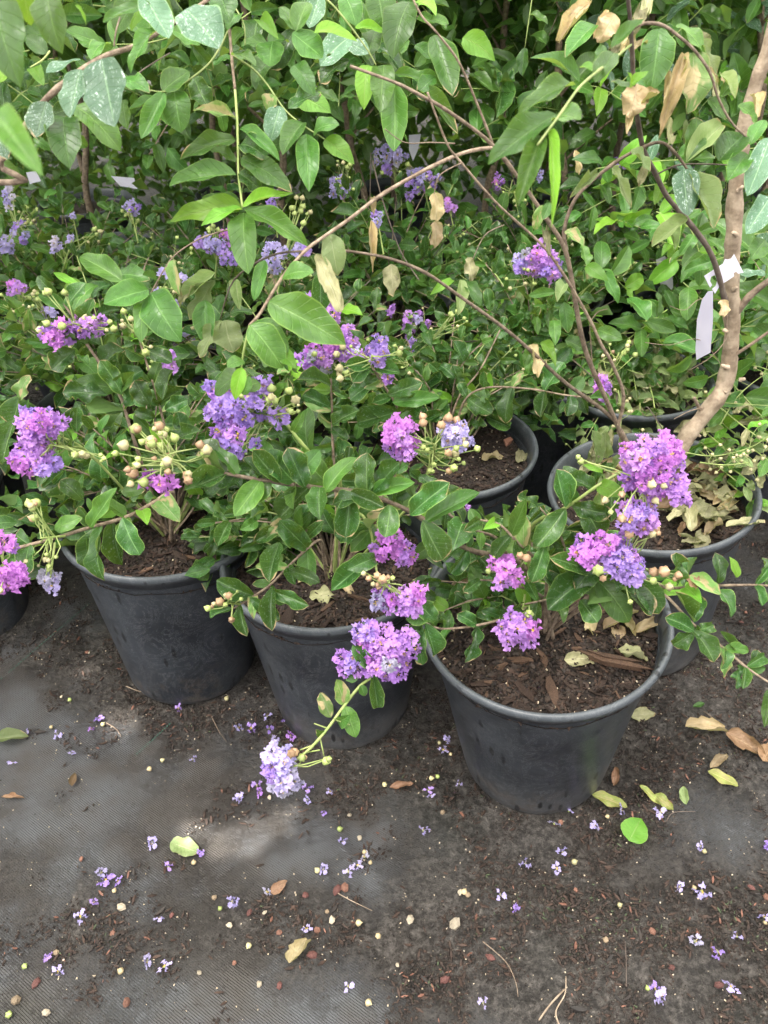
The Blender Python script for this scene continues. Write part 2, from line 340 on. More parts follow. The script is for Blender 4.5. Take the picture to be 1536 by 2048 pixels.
# ------------------------------------------------------------------ masses of small things (kind stuff)
def mass(name, temps, xf, mat, parent=None, kind='stuff', loc=None):
    """temps: list of (V,F,UV); xf: list of (template index, 4x4 matrix)"""
    TV = [np.array([tuple(p) for p in t[0]]) for t in temps]; TF = [np.array([f if len(f) == 4 else f for f in t[1]]) for t in temps]; TU = [np.array(t[2]) if t[2] else None for t in temps]
    vs, fs, us, rs, base = [], [], [], [], 0; o = WL[parent] if parent else Vector(loc or (0, 0, 0)); o = np.array(o)
    for ti, mt in xf:
        M_ = np.array(mt); v = TV[ti] @ M_[:3, :3].T + M_[:3, 3] - o; vs.append(v); fs.append(TF[ti] + base); base += len(v)
        if TU[ti] is not None: us.append(TU[ti])
        rs.append(np.full(len(v), R.random(), np.float32))
    vs = np.concatenate(vs); me = bpy.data.meshes.new(name); fa = np.concatenate(fs); k = fa.shape[1]
    me.vertices.add(len(vs)); me.vertices.foreach_set('co', vs.astype(np.float32).ravel())
    me.loops.add(fa.size); me.loops.foreach_set('vertex_index', fa.astype(np.int32).ravel()); me.polygons.add(len(fa))
    me.polygons.foreach_set('loop_start', np.arange(0, fa.size, k, dtype=np.int32))
    me.update(calc_edges=True); me.polygons.foreach_set('use_smooth', np.full(len(fa), bool(us)))
    if us:
        l = me.uv_layers.new(name='UVMap'); l.data.foreach_set('uv', np.concatenate(us).astype(np.float32)[fa.ravel()].ravel())
    at = me.attributes.new('rnd', 'FLOAT', 'POINT'); at.data.foreach_set('value', np.concatenate(rs)); me.materials.append(mat)
    if parent: return part(name, me, parent, None, kind)
    ob = bpy.data.objects.new(name, me); COL.objects.link(ob); ob.location = tuple(o); ob['kind'] = kind; return ob
def chip(seed, l=1, w_=.3, h=.14):
    r = random.Random(seed); V = []
    for x in (-.5, -.1, .45):
        for (y, z) in ((-1, -1), (1, -1), (1, 1), (-1, 1)): V.append((x * l + r.uniform(-.16, .16), y * w_ * .5 * r.uniform(.5, 1.25) * (.45 if abs(x) > .2 else 1.1) + .06 * l * x, z * h * .5 * r.uniform(.4, 1.3)))
    F = [(3, 2, 1, 0), (8, 9, 10, 11)]
    for k in (0, 4):
        for j in range(4): F.append((k + j, k + (j + 1) % 4, k + 4 + (j + 1) % 4, k + 4 + j))
    return V, F, None
def pebble(seed):
    r = random.Random(seed); V = [(0, 0, .4)]
    for z, q in ((.25, .38), (-.05, .5), (-.3, .3)):
        for j in range(6): a = j * 1.047 + r.uniform(-.2, .2); V.append((math.cos(a) * q * r.uniform(.75, 1.2), math.sin(a) * q * r.uniform(.75, 1.2), z * r.uniform(.7, 1.2)))
    F = [(0, 1 + j, 1 + (j + 1) % 6, 1 + (j + 1) % 6) for j in range(6)]
    F = [(0, 1 + j, 1 + (j + 1) % 6) for j in range(6)]; G = []
    for k in (1, 7):
        for j in range(6): G.append((k + (j + 1) % 6, k + j, k + 6 + j, k + 6 + (j + 1) % 6))
    return V, F + G, None
CH_ = [chip(s) for s in range(6)]
def crumb(seed):
    V, F, _ = chip(seed, 1, .8, .6); return V, F, None
CR_ = [crumb(40 + s) for s in range(5)]
BCHIP = MAT('bark_chip_brown', C(.016, .009, .006), .75, C(.055, .030, .020), 40, .0015, 200)
BCHIPL = MAT('bark_chip_light', C(.07, .038, .024), .7, C(.15, .085, .052), 40, .0015, 200)
CRUMB = MAT('soil_crumb_dark', C(.012, .008, .007), .8, C(.045, .030, .022), 40)
CRUML = MAT('grit_pale', C(.40, .32, .22), .75, C(.55, .47, .36), 40)
CHM = [mesh_from('bark_chip', v, f, None, [BCHIP], False) for v, f, _ in CH_]; CHL = [mesh_from('bark_chip', v, f, None, [BCHIPL], False) for v, f, _ in CH_]
def rotm(p, s, flat=True, sc3=None):
    e = Matrix.Rotation(R.uniform(0, 6.28), 4, 'Z') @ Matrix.Rotation(R.gauss(0, .3 if flat else 2), 4, 'X') @ Matrix.Rotation(R.gauss(0, .3 if flat else 2), 4, 'Y')
    s3 = sc3 or (s, s, s); return Matrix.Translation(p) @ e @ Matrix.Diagonal((*s3, 1))
# ------------------------------------------------------------------ ground
POTS = {  # x, y, tilt x, tilt y
 'A': (.29456, .98322, -.0602, -.0619), 'B': (-.10571, 1.15407, -.0034, .0079), 'C': (-.47155, 1.28063, .0474, .0294),
 'D': (.14935, 1.53712, 0, 0), 'E': (.5960, 1.3215, -.074, -.002), 'K': (-1.085, 1.47, .0, .0),
 'G': (.66, 1.83, 0, 0), 'H': (.42, 1.93, .01, 0), 'I': (-.22, 1.74, .0, .01), 'J': (-.68, 1.78, 0, 0), 'L': (-1.20, 1.82, 0, 0), 'U': (1.14, 1.86, 0, 0)}
PH, PR, PB = .4282, .215, .1466
def dirt(x, y):
    n = noise.fractal(Vector((x * 2.3, y * 2.3, 3.1)), .8, 2, 4) * .55 + noise.noise(Vector((x * 9, y * 9, 7))) * .22
    v = .42 + n + .50 * max(0, min(1, (x - .02) / .35)) + .18 * max(0, min(1, (-.0 - x - y * .2) / .5)) * 0
    for k in 'ABCK':
        q = math.hypot(x - POTS[k][0], y - POTS[k][1]) - PB
        v += .5 * math.exp(-max(0, q) / .07)
    v += .45 * math.exp(-((y - .62 + .1 * x) / .09) ** 2) * (x > -.6)
    return max(0, min(1, v))
gx = np.arange(-1.9, 2.0, .0115); gy = np.arange(.25, 2.5, .0115); V = []; DA = []
for y in gy:
    for x in gx:
        q = dirt(x, y); DA.append(q); V.append((x, y, .004 + q * .004 * (.5 + noise.noise(Vector((x * 40, y * 40, 0)))) + q * q * .006 * noise.noise(Vector((x * 17, y * 17, 5))) + .0016 * noise.noise(Vector((x * 3, y * 3, 5)))))
nx = len(gx); F = [(j * nx + i, j * nx + i + 1, (j + 1) * nx + i + 1, (j + 1) * nx + i) for j in range(len(gy) - 1) for i in range(nx - 1)]
def ground_mat():
    b = NB('weed_mat_with_mud'); tc = b.n('TexCoord').outputs['Object']; at = b.n('Attribute', dict(attribute_name='dirt')).outputs['Fac']
    mp = b.n('Mapping', Vector=tc); mp.inputs['Rotation'].default_value = (0, 0, math.radians(-55))
    w1 = b.n('TexWave', Vector=mp, Scale=84.0, Distortion=1.6, Detail=2).outputs['Fac']
    mp2 = b.n('Mapping', Vector=tc); mp2.inputs['Rotation'].default_value = (0, 0, math.radians(35)); w2 = b.n('TexWave', Vector=mp2, Scale=120.0, Distortion=.6).outputs['Fac']
    wv = b.M('ADD', b.M('MULTIPLY', w1, .75), b.M('MULTIPLY', w2, .25))
    nb = b.noise(tc, 4, 5, .6); nf = b.step(b.noise(tc, 75, 7, .78), .34, .66); nff = b.noise(tc, 230, 4, .7)
    matc = b.mix(wv, C(.058, .060, .064), C(.118, .122, .130))
    matc = b.mix(b.step(nb, .40, .60, 0, .8), matc, C(.058, .049, .041))
    dc = b.mix(nf, C(.024, .020, .017), C(.215, .192, .172)); dc = b.mix(b.step(nff, .60, .75, 0, .30), dc, C(.20, .18, .16)); dc = b.mix(b.step(b.noise(tc, 14, 5, .75), .52, .66, 0, .6), dc, C(.03, .025, .021))
    f = b.step(b.M('ADD', at, b.M('ADD', b.M('MULTIPLY', b.M('SUBTRACT', b.noise(tc, 140, 6, .8), .5), 1.1), b.M('MULTIPLY', b.M('SUBTRACT', b.noise(tc, 11, 5, .7), .5), .9))), .30, 1.02, 0, .97)
    col = b.mix(f, matc, dc)
    col = b.mix(b.step(b.noise(tc, 1.7, 3, .5), .5, .68, 0, .35), col, C(.05, .06, .05))
    h = b.M('ADD', b.M('MULTIPLY', b.M('MULTIPLY', wv, b.M('SUBTRACT', 1, f)), .4), b.M('MULTIPLY', b.M('ADD', nf, b.M('MULTIPLY', nff, .6)), b.M('ADD', .04, b.M('MULTIPLY', f, 1.8))))
    bp = b.n('Bump', Height=h, Strength=1.0, Distance=.006)
    wet = b.step(b.noise(tc, 3.1, 4, .6), .42, .60)
    ro = b.M('ADD', b.M('SUBTRACT', .58, b.M('MULTIPLY', wet, .36)), b.M('MULTIPLY', nf, .12))
    pr = b.n('BsdfPrincipled', Base_Color=col, Roughness=ro, Normal=bp)
    return b.out(pr)
GM = ground_mat()
me = mesh_from('ground', V, F, None, [GM]); at = me.attributes.new('dirt', 'FLOAT', 'POINT'); at.data.foreach_set('value', np.array(DA, np.float32))
g = bpy.data.objects.new('ground', me); COL.objects.link(g); g['kind'] = 'structure'
me = mesh_from('ground', [(-80, -60, -.004), (80, -60, -.004), (80, 120, -.004), (-80, 120, -.004)], [(0, 1, 2, 3)], None, [GM]); at = me.attributes.new('dirt', 'FLOAT', 'POINT'); at.data.foreach_set('value', np.full(4, .75, np.float32))
g2 = bpy.data.objects.new('far_ground', me); COL.objects.link(g2); g2['kind'] = 'structure'
def gz(x, y):
    q = dirt(x, y); return .005 + q * .003
# green guide thread woven into the cloth
GT = MAT('green_thread', C(.025, .15, .105), .6, C(.04, .20, .14), 40); V, F = [], []
for (a, b_) in (((20, 1352), (182, 1212)), ((275, 1515), (345, 1452)), ((-20, 1385), (10, 1360))):
    A, B = Pz(*a), Pz(*b_); n = int((B - A).length / .007); sd = Vector((-(B - A).y, (B - A).x, 0)).normalized() * .0007
    for i in range(n):
        p, q = A.lerp(B, i / n), A.lerp(B, (i + .6) / n); k = len(V); z = .0105 + .003 * dirt(p.x, p.y)
        V += [(p - sd).to_3d() + Vector((0, 0, z)), q - sd + Vector((0, 0, z)), q + sd + Vector((0, 0, z)), p + sd + Vector((0, 0, z))]; F.append((k, k + 1, k + 2, k + 3))
th = bpy.data.objects.new('guide_thread', mesh_from('guide_thread', V, F, None, [GT], False)); COL.objects.link(th); th['kind'] = 'stuff'
# ------------------------------------------------------------------ unseen sheet added to block the sun, with holes cut for the sun patches
def added_sun_blocker():
    holes = []
    def H(px, py, rx, ry=None, ang=0): holes.append((Pz(px, py), rx * 1.28, (ry or rx) * 1.28, ang))
    H(240, 1447, .034, .026, -.5); H(392, 1668, .022); H(440, 1690, .024); H(478, 1690, .03, .024); H(515, 1672, .036, .028, .5); H(560, 1645, .038, .02, .6); H(182, 1345, .016)
    
    z = 3.0; k = z / SUN.z; off = SUN * k; st = .02; V, F = [], []
    x0, x1, y0, y1 = -1.1, .3, .1, 1.5; nx_, ny_ = int(round((x1 - x0) / st)), int(round((y1 - y0) / st))
    for j in range(ny_ + 1):
        for i in range(nx_ + 1): V.append((x0 + i * st + off.x, y0 + j * st + off.y, z))
    for j in range(ny_):
        for i in range(nx_):
            X, Y = x0 + (i + .5) * st, y0 + (j + .5) * st; hit = False
            for (h, rx, ry, an) in holes:
                dx, dy = X - h.x, Y - h.y; c, s = math.cos(an), math.sin(an); a, b_ = dx * c + dy * s, -dx * s + dy * c
                if (a / rx) ** 2 + (b_ / ry) ** 2 < 1: hit = True
            if not hit: a = j * (nx_ + 1) + i; F.append((a, a + 1, a + nx_ + 2, a + nx_ + 1))
    for (a, b_, c, d) in ((-5, -2, 5.2, y0), (-5, y1, 5.2, 9.5), (-5, y0, x0, y1), (x1, y0, 5.2, y1)):
        q = len(V); V += [(a + off.x, b_ + off.y, z), (c + off.x, b_ + off.y, z), (c + off.x, d + off.y, z), (a + off.x, d + off.y, z)]; F.append((q, q + 1, q + 2, q + 3))
    b = NB('added_sun_blocker'); m_ = b.out(b.n('MixShader', i0=.12, i1=b.n('MixShader', i0=.8, i1=b.n('BsdfDiffuse', Color=C(.85, .85, .85)), i2=b.n('BsdfTranslucent', Color=C(.88, .88, .86))), i2=b.n('BsdfTransparent')))
    return thing('added_sun_blocker', 'pale sheet added unseen above the rows of potted plants to block the sun', 'shade cloth', data=mesh_from('added_sun_blocker', V, F, None, [m_]))
added_sun_blocker()
# ------------------------------------------------------------------ pots
def pot_material():
    b = NB('pot_black_plastic'); tc = b.n('TexCoord').outputs['Object']; sp = b.n('SeparateXYZ', Vector=tc); z = sp.outputs[2]; oi = b.n('ObjectInfo'); rn = oi.outputs['Random']; dd = b.n('SeparateColor', i0=oi.outputs['Color']).outputs[0]; W = b.M('MULTIPLY', rn, 20)
    n1 = b.noise(tc, 7, 5, .65, W); n2 = b.noise(tc, 60, 4, .7, W)
    mp = b.n('Mapping', Vector=tc); mp.inputs['Scale'].default_value = (1, 1, .25); n3 = b.noise(mp.outputs[0], 110, 4, .8, W)
    c = b.mix(b.step(n1, .3, .75), C(.015, .018, .024), C(.038, .044, .054))
    dust = b.M('MULTIPLY', b.step(z, .16, .01), b.step(n1, .3, .62)); dust = b.M('ADD', b.M('MULTIPLY', dust, b.M('MULTIPLY', dd, 1.5)), b.M('MULTIPLY', b.step(z, .02, .0), .3)); c = b.mix(b.M('MULTIPLY', b.M('MULTIPLY', dd, b.step(n1, .25, .7)), .45), c, C(.085, .092, .10))
    c = b.mix(b.M('MULTIPLY', dust, .75), c, C(.13, .125, .12))
    c = b.mix(b.step(z, .396, .410, 0, .8), c, b.mix(n1, C(.03, .036, .044), C(.12, .135, .15)))  # rim coloured paler to stand in for the bright reflection on it
    c = b.mix(b.M('MULTIPLY', b.step(n2, .68, .74), .25), c, C(.3, .3, .3))
    c = b.mix(b.M('MULTIPLY', b.step(z, .16, .0), b.step(b.noise(tc, 26, 6, .8, W), .50, .60, 0, .75)), c, C(.075, .062, .052))
    vor = b.n('TexVoronoi', Vector=mp.outputs[0], Scale=44.0); c = b.mix(b.M('MULTIPLY', b.step(vor.outputs[0], .26, .16), b.step(n1, .46, .54, 0, .85)), c, C(.005, .006, .008))
    sc_ = b.n('TexNoise', Vector=tc, Scale=9.0, Detail=8.0, Roughness=.8, Distortion=3.0).outputs[0]; c = b.mix(b.step(b.M('ABSOLUTE', b.M('SUBTRACT', sc_, .5)), .008, .0, 0, .35), c, C(.35, .36, .38))
    bp = b.n('Bump', Height=b.M('ADD', n2, b.M('MULTIPLY', n1, 3)), Strength=.35, Distance=.0012)
    pr = b.n('BsdfPrincipled', Base_Color=c, Roughness=b.M('ADD', .27, b.M('MULTIPLY', n1, .28)), Normal=bp)
    return b.out(pr)
POTM = pot_material(); SOILM = MAT('potting_soil', C(.009, .006, .005), .85, C(.028, .017, .012), 60, .004, 180)
# profile (radius, z): outside base up to the rolled rim, over it and down inside
PROF0 = [(.193, PH - .052), (.196, PH - .040), (.201, PH - .038), (.204, PH - .020), (.2125, PH - .017), (.2150, PH - .008), (.2130, PH - .001), (.2080, PH + .001), (.2040, PH - .003), (.2010, PH - .014), (.196, PH - .04), (.186, PH - .12)]
def pot_mesh(PB=PB):
    PROF = [(.0, .012), (PB - .018, .010), (PB - .014, .0), (PB - .003, .0), (PB, .006), (PB + .0035, .030)] + PROF0
    V, F = [], []; seg = 88
    for i, (q, z) in enumerate(PROF):
        for j in range(seg): a = 6.2832 * j / seg; V.append((math.cos(a) * q, math.sin(a) * q, z))
        if i:
            for j in range(seg): F.append(((i - 1) * seg + j, (i - 1) * seg + (j + 1) % seg, i * seg + (j + 1) % seg, i * seg + j))
    return mesh_from('plant_pot', V, F, None, [POTM])
POT = pot_mesh(); POTW = pot_mesh(.158)
POTL = {'A': 'black plastic pot nearest the camera, bark chips and curled dry leaves on its soil', 'B': 'black plastic pot in the middle of the front row with scuffed dusty base',
 'C': 'black plastic pot dotted with dark water marks, second from the aisle edge', 'D': 'black pot behind the front row with a red wood block on its soil',
 'E': 'black pot holding the thick tan trunk, its soil covered in withered leaves', 'K': 'black pot cut by the picture edge beyond the water-marked pot',
 'G': 'black pot behind the thick tan trunk, filled with drooping withered leaves', 'H': 'shadowed black pot in the gap between two pots of the second row', 'U': 'black pot beyond the picture edge behind the tan trunk', 'I': 'black pot almost hidden under glossy shrub behind the middle front pot',
 'J': 'black pot in deep shade under the purple flowered shrub of the second row', 'L': 'black pot in deep shade at the far end of the second row'}
POTO = {}
def soil_z(x, y, s): return PH - .055 + .008 * noise.noise(Vector((x * 9 + s, y * 9, 0))) + .006 * noise.noise(Vector((x * 30, y * 30, s)))
def make_pot(k, nchip=0, ncrumb=0, label=None, group=None, pos=None):
    x, y, a, b_ = pos or POTS[k]; z0 = (abs(a) + abs(b_)) * .14
    # the pot body is the thing itself, its soil and chips are parts
    o = thing('plant_pot', label or POTL[k], 'plant pot', (x, y, z0), group or 'black nursery pots', POTW if k == 'E' else POT); o.color = ({'A': .35, 'B': .55, 'C': .06, 'D': .3, 'E': 1.0, 'K': .05, 'G': .6}.get(k, .2), 0, 0, 1)
    ax = Vector((a, b_, 1)).normalized(); q = Vector((0, 0, 1)).rotation_difference(ax); o.rotation_mode = 'QUATERNION'; o.rotation_quaternion = q
    WL[o] = Vector((0, 0, 0))  # children are placed in the pot's own frame
    V = [(0, 0, soil_z(0, 0, x * 7))]; F = []; seg = 40; rings = 9 if nchip else 4
    for i in range(1, rings + 1):
        for j in range(seg):
            t = 6.2832 * j / seg; rr = .1965 * i / rings; X, Y = math.cos(t) * rr, math.sin(t) * rr; V.append((X, Y, soil_z(X, Y, x * 7)))
    for j in range(seg): F.append((0, 1 + j, 1 + (j + 1) % seg))
    for i in range(rings - 1):
        for j in range(seg): q_ = 1 + i * seg; F.append((q_ + j, q_ + seg + j, q_ + seg + (j + 1) % seg, q_ + (j + 1) % seg))
    part('soil', mesh_from('soil', V, F, None, [SOILM]), o)
    for i in range(nchip):
        t = R.uniform(0, 6.28); rr = .188 * math.sqrt(R.random()); X, Y = math.cos(t) * rr, math.sin(t) * rr; l = R.uniform(.010, .030) if R.random() < .85 else R.uniform(.03, .055)
        if rr + l * .4 > .195: l = .012
        part('bark_chip', R.choice(CHL if R.random() < .2 else CHM), o, rotm(Vector((X, Y, soil_z(X, Y, x * 7) + .004)), l, True, (l, l * R.uniform(.5, 1.1), l * .8)))
    if ncrumb:
        for (nm, n, mt, s0, s1) in (('soil_crumbs', ncrumb, CRUMB, .003, .010), ('bark_fragments', ncrumb // 2, BCHIP, .008, .02), ('grit', ncrumb // 14, CRUML, .002, .005)):
            xf = []
            for i in range(n):
                t = R.uniform(0, 6.28); rr = .193 * math.sqrt(R.random()); X, Y = math.cos(t) * rr, math.sin(t) * rr; s = R.uniform(s0, s1)
                xf.append((R.randrange(5), rotm(Vector((X, Y, soil_z(X, Y, x * 7) + .002)), s, nm[0] == 'b')))
            mass(nm, CH_ if nm[0] == 'b' else CR_, xf, mt, o)
    WL[o] = Vector((x, y, z0)); POTO[k] = (o, Matrix.Translation((x, y, z0)) @ q.to_matrix().to_4x4()); return o
def potp(k, X, Y, dz=0.0): return POTO[k][1] @ Vector((X, Y, soil_z(X, Y, POTS[k][0] * 7) + dz))
for k in POTS: make_pot(k, {'A': 230, 'B': 150, 'C': 130, 'D': 70, 'E': 110, 'G': 30}.get(k, 0), {'A': 2600, 'B': 2000, 'C': 1600, 'D': 1200, 'E': 1800}.get(k, 200))
# ------------------------------------------------------------------ plants
def px_pts(L, y=None, d=None): return [Py(p[0], p[1], p[2]) if y else Pd(*p) for p in L]
SH = {}
def shrub(k, label):
    b = potp(k, 0, 0, -.02); SH[k] = thing('crepe_myrtle_shrub', label, 'shrub', b, 'dwarf crepe myrtle shrubs'); return SH[k]
GL = ['dark'] * 9 + ['mid'] * 3 + ['lime', 'scorch']
def sh_branch(k, P, r0=.0045, r1=.0018, mat='bark', n=0, size=.07, kind=None, root=True, mid=None, f0=None, aspect=.5, **kw):
    b = SH[k]; base = WL[b] + Vector((R.uniform(-.02, .02), R.uniform(-.02, .02), 0)); pts = list(P)
    if root:
        m1 = base.lerp(P[0], .5); m1.z = max(m1.z, base.z + .3 * abs(P[0].z - base.z) + .05); pts = [base, m1] + pts
    S = branch(b, pts, r0, r1, mat)
    if n:
        ff = f0 if f0 is not None else ((2 / (len(pts) - 1)) if root else .02)
        leaves_along(b, S, n, size, kind or GL, ff * .9, .98, aspect, **kw)
    return S
def fill_shrub(k, n, rad, height, up=.2, n_leaf=5, size=.055, kind=None, sector=None, nstuff=0, zmin=.0, cx=0, cy=0, fl=0, tone='pur', bud_n=0, droop=0):
    """free growth: shoots from the crown of the plant out to an uneven dome"""
    b = SH[k]; c = WL[b]; tot = 0
    for i in range(n):
        a = R.uniform(*(sector or (0, 6.283))); q = math.sqrt(R.uniform(.08, 1)) * rad; h = (height * math.sqrt(max(.05, 1 - (q / rad) ** 2 * .75))) * R.uniform(.65, 1.12)
        e = c + Vector((cx + math.cos(a) * q, cy + math.sin(a) * q, max(zmin, h - droop * q))); m1 = c.lerp(e, .5) + Vector((0, 0, up * .35)) + rv(.01); f = c + (m1 - c) * .5 + rv(.006)
        S = branch(b, [c + rv(.008), f, m1, e], R.uniform(.002, .0035), .0011, R.choice(['bark', 'bark', 'green', 'dark']), k=3, sides=5)
        leaves_along(b, S, n_leaf, size, kind or GL, .45, 1, .52)
        if i < fl: head3(b, e, S, tone)
        elif i < fl + bud_n: head3(b, e, S, None)
    if nstuff:
        xf = []
        for i in range(nstuff):
            a = R.uniform(*(sector or (0, 6.283))); q = math.sqrt(R.random()) * rad * .95; h = height * R.uniform(.12, .9) * math.sqrt(max(.1, 1 - (q / rad) ** 2 * .7)); p = c + Vector((cx + math.cos(a) * q, cy + math.sin(a) * q, h - droop * q * .5))
            t = Vector((math.cos(a), math.sin(a), .2)) + rv(.6); L = size * R.uniform(.6, 1.1); xf.append((R.randrange(5), frame(p, t, AISLE + rv(.5), L * .5, L, L)))
        mass('inner_leaves', LOW['dark'], xf, LM['dark'], b)
def head3(b, e, S, tone, n=None, sz=.033):
    """a flower head at a shoot's end, placed in the place itself"""
    A = path_at(S, .93)[0]; t = (e - A).normalized(); V, F = [], []; T = []
    if tone:
        for i in range(n or R.randint(6, 11)):
            p = e + t * R.uniform(-.01, .05) + rv(.016); T.append(('f', p, sz * R.uniform(.8, 1.15), tone if R.random() < .8 else 'lav', ((p - e).normalized() + AISLE * .5).normalized()))
    for i in range(R.randint(5, 11)):
        p = e + t * R.uniform(-.02, .06) + rv(.018); T.append(('b', p, R.uniform(.005, .009), R.choice(['green', 'green', 'cream']), (t + rv(.4)).normalized()))
    tv, tf = tube_data([Vector(), e - A, e - A + t * .03], .0014, .001, 4); V += tv; F += tf
    for q in T:
        s = (e - A) + t * R.uniform(-.02, .03); tv, tf = tube_data([s, q[1] - A], .0008, .0007, 3, base_i=len(V)); V += tv; F += tf
    h = part('flower_head' if tone else 'bud_spray', mesh_from('flower_stalk', V, F, None, [GSTEM]), b, Matrix.Translation(A))
    for q in T: (flower if q[0] == 'f' else bud)(h, *q[1:])
def hero(par, L, d, jit=.15, nrm=None):
    for (bx, by, tx, ty, w_, kind, *dd) in L:
        d0 = dd[0] if dd else d; d1 = d0 + (dd[1] if len(dd) > 1 else R.uniform(-.03, .02))
        leaf(par, Pd(bx, by, d0), Pd(tx, ty, d1), w_ * d0 / FPX, kind, nrm, jit)
shrub('A', 'dwarf crepe myrtle with sprawling purple-tipped shoots in the pot nearest the camera')
shrub('B', 'dwarf crepe myrtle spilling over the middle front pot with blossoms hanging past its rim')
shrub('C', 'dwarf crepe myrtle rising from the water-marked pot with violet heads above glossy leaves')
shrub('D', 'dense dwarf crepe myrtle growing over the pot with the red wood block')
shrub('K', 'dwarf crepe myrtle at the picture edge with magenta blossoms near the aisle')
shrub('G', 'drooping withered crepe myrtle with seed heads behind the thick tan trunk')
shrub('H', 'glossy crepe myrtle with a purple head behind the crossing bare branches')
shrub('I', 'dark leaved crepe myrtle of the second row behind the middle front pot')
shrub('J', 'shaded crepe myrtle of the second row with lilac heads above the water-marked pot')
shrub('U', 'green shrub reaching in behind the thick tan trunk by the picture edge')
shrub('L', 'shaded crepe myrtle at the far end of the second row with pale lilac heads')
def D_(L): return [Pd(*p) for p in L]
# --- A
S = sh_branch('A', D_([(1040, 1125, 1.27), (935, 1098, 1.23), (847, 1038, 1.19), (740, 990, 1.15), (610, 972, 1.11), (500, 956, 1.08), (440, 945, 1.06), (398, 940, 1.05)]), .0052, .0022, 'bark', 11, .078, f0=.35)
cluster(SH['A'], [(318, 966, 26, 14, 3, 'mag')], 1.045, Pd(400, 940, 1.05), 44, [(320, 915, 95, 62, 26, 27, .38), (300, 880, 60, 25, 8, 27, .3)])
S = sh_branch('A', D_([(1060, 1060, 1.22), (1131, 1016, 1.16), (1190, 975, 1.12), (1240, 945, 1.10)]), .0042, .002, 'green', 2, .07, f0=.7)
cluster(SH['A'], [(1300, 925, 68, 68, 22, 'pur'), (1290, 965, 45, 30, 6, 'mag'), (1275, 1035, 40, 32, 7, 'vio'), (1357, 978, 22, 22, 3, 'pur')], 1.08, Pd(1240, 945, 1.10), 48, [(1240, 1010, 30, 30, 4, 26, .3), (1160, 915, 12, 12, 2, 24, .5), (1300, 985, 50, 30, 4, 22, .5)])
cluster(SH['A'], [(1180, 1108, 32, 32, 5, 'mag'), (1215, 1085, 30, 20, 3, 'pur'), (1252, 1125, 36, 38, 7, 'vio')], 1.10, Pd(1230, 1180, 1.17), 48, [(1290, 1062, 50, 22, 8, 28, .75), (1318, 1155, 38, 20, 6, 26, .75), (1205, 1150, 14, 10, 2, 26, .8), (1262, 1200, 6, 5, 1, 24, 0)])
cluster(SH['A'], [(1010, 1145, 30, 32, 6, 'mag')], 1.17, Pd(1060, 1165, 1.22), 44, [(1045, 1112, 10, 14, 2, 24, .9), (975, 1130, 20, 20, 3, 18, 0)])
cluster(SH['A'], [(1035, 1262, 36, 32, 8, 'pur')], 1.17, Pd(1050, 1190, 1.22), 46, [(1060, 1222, 14, 8, 2, 24, 0)])
for P_, n, s in [([(1090, 1140, 1.25), (1040, 1090, 1.18), (1000, 1050, 1.15), (960, 1040, 1.14)], 4, .068), ([(1080, 1190, 1.27), (1010, 1165, 1.22), (960, 1160, 1.2)], 3, .06), ([(1060, 1215, 1.27), (980, 1245, 1.22), (890, 1258, 1.2), (850, 1245, 1.19)], 5, .062),
                 ([(1130, 1130, 1.25), (1120, 1070, 1.2), (1080, 1015, 1.17)], 3, .075), ([(1150, 1170, 1.25), (1185, 1150, 1.18), (1225, 1160, 1.15)], 2, .08), ([(1120, 1190, 1.28), (1090, 1200, 1.22), (1040, 1210, 1.2)], 3, .06),
                 ([(1250, 1150, 1.24), (1330, 1175, 1.17), (1400, 1172, 1.14), (1500, 1170, 1.1), (1545, 1172, 1.08)], 3, .055), ([(1260, 1170, 1.24), (1322, 1185, 1.18), (1388, 1250, 1.14), (1440, 1290, 1.12), (1500, 1340, 1.10), (1550, 1372, 1.08)], 4, .052),
                 ([(1190, 1080, 1.26), (1170, 1030, 1.2), (1150, 980, 1.18)], 2, .07), ([(1000, 1085, 1.24), (950, 1060, 1.19), (900, 1030, 1.16), (880, 990, 1.15)], 4, .07)]:
    sh_branch('A', D_(P_), .0035, .0014, 'bark', n, s, f0=.42)
hero(SH['A'], [(1131, 1015, 1113, 938, 42, 'dark'), (1131, 1017, 1072, 1093, 48, 'dark'), (1190, 980, 1135, 955, 35, 'dark'), (1160, 1010, 1200, 1082, 55, 'dark'), (1225, 985, 1222, 1045, 30, 'dark'), (1275, 1000, 1318, 1010, 22, 'dark'), (1205, 945, 1165, 930, 18, 'lime'), (1220, 945, 1215, 925, 22, 'dark'),
     (1190, 1150, 1095, 1220, 60, 'dark'), (1195, 1160, 1258, 1245, 60, 'mid'), (1230, 1165, 1303, 1232, 52, 'dark'), (1275, 1160, 1318, 1228, 45, 'dark'), (1160, 1200, 1195, 1245, 42, 'dark'), (1180, 1145, 1098, 1115, 42, 'dark'), (1090, 1090, 1063, 1165, 36, 'dark'), (1210, 1110, 1150, 1180, 50, 'dark')], 1.15)
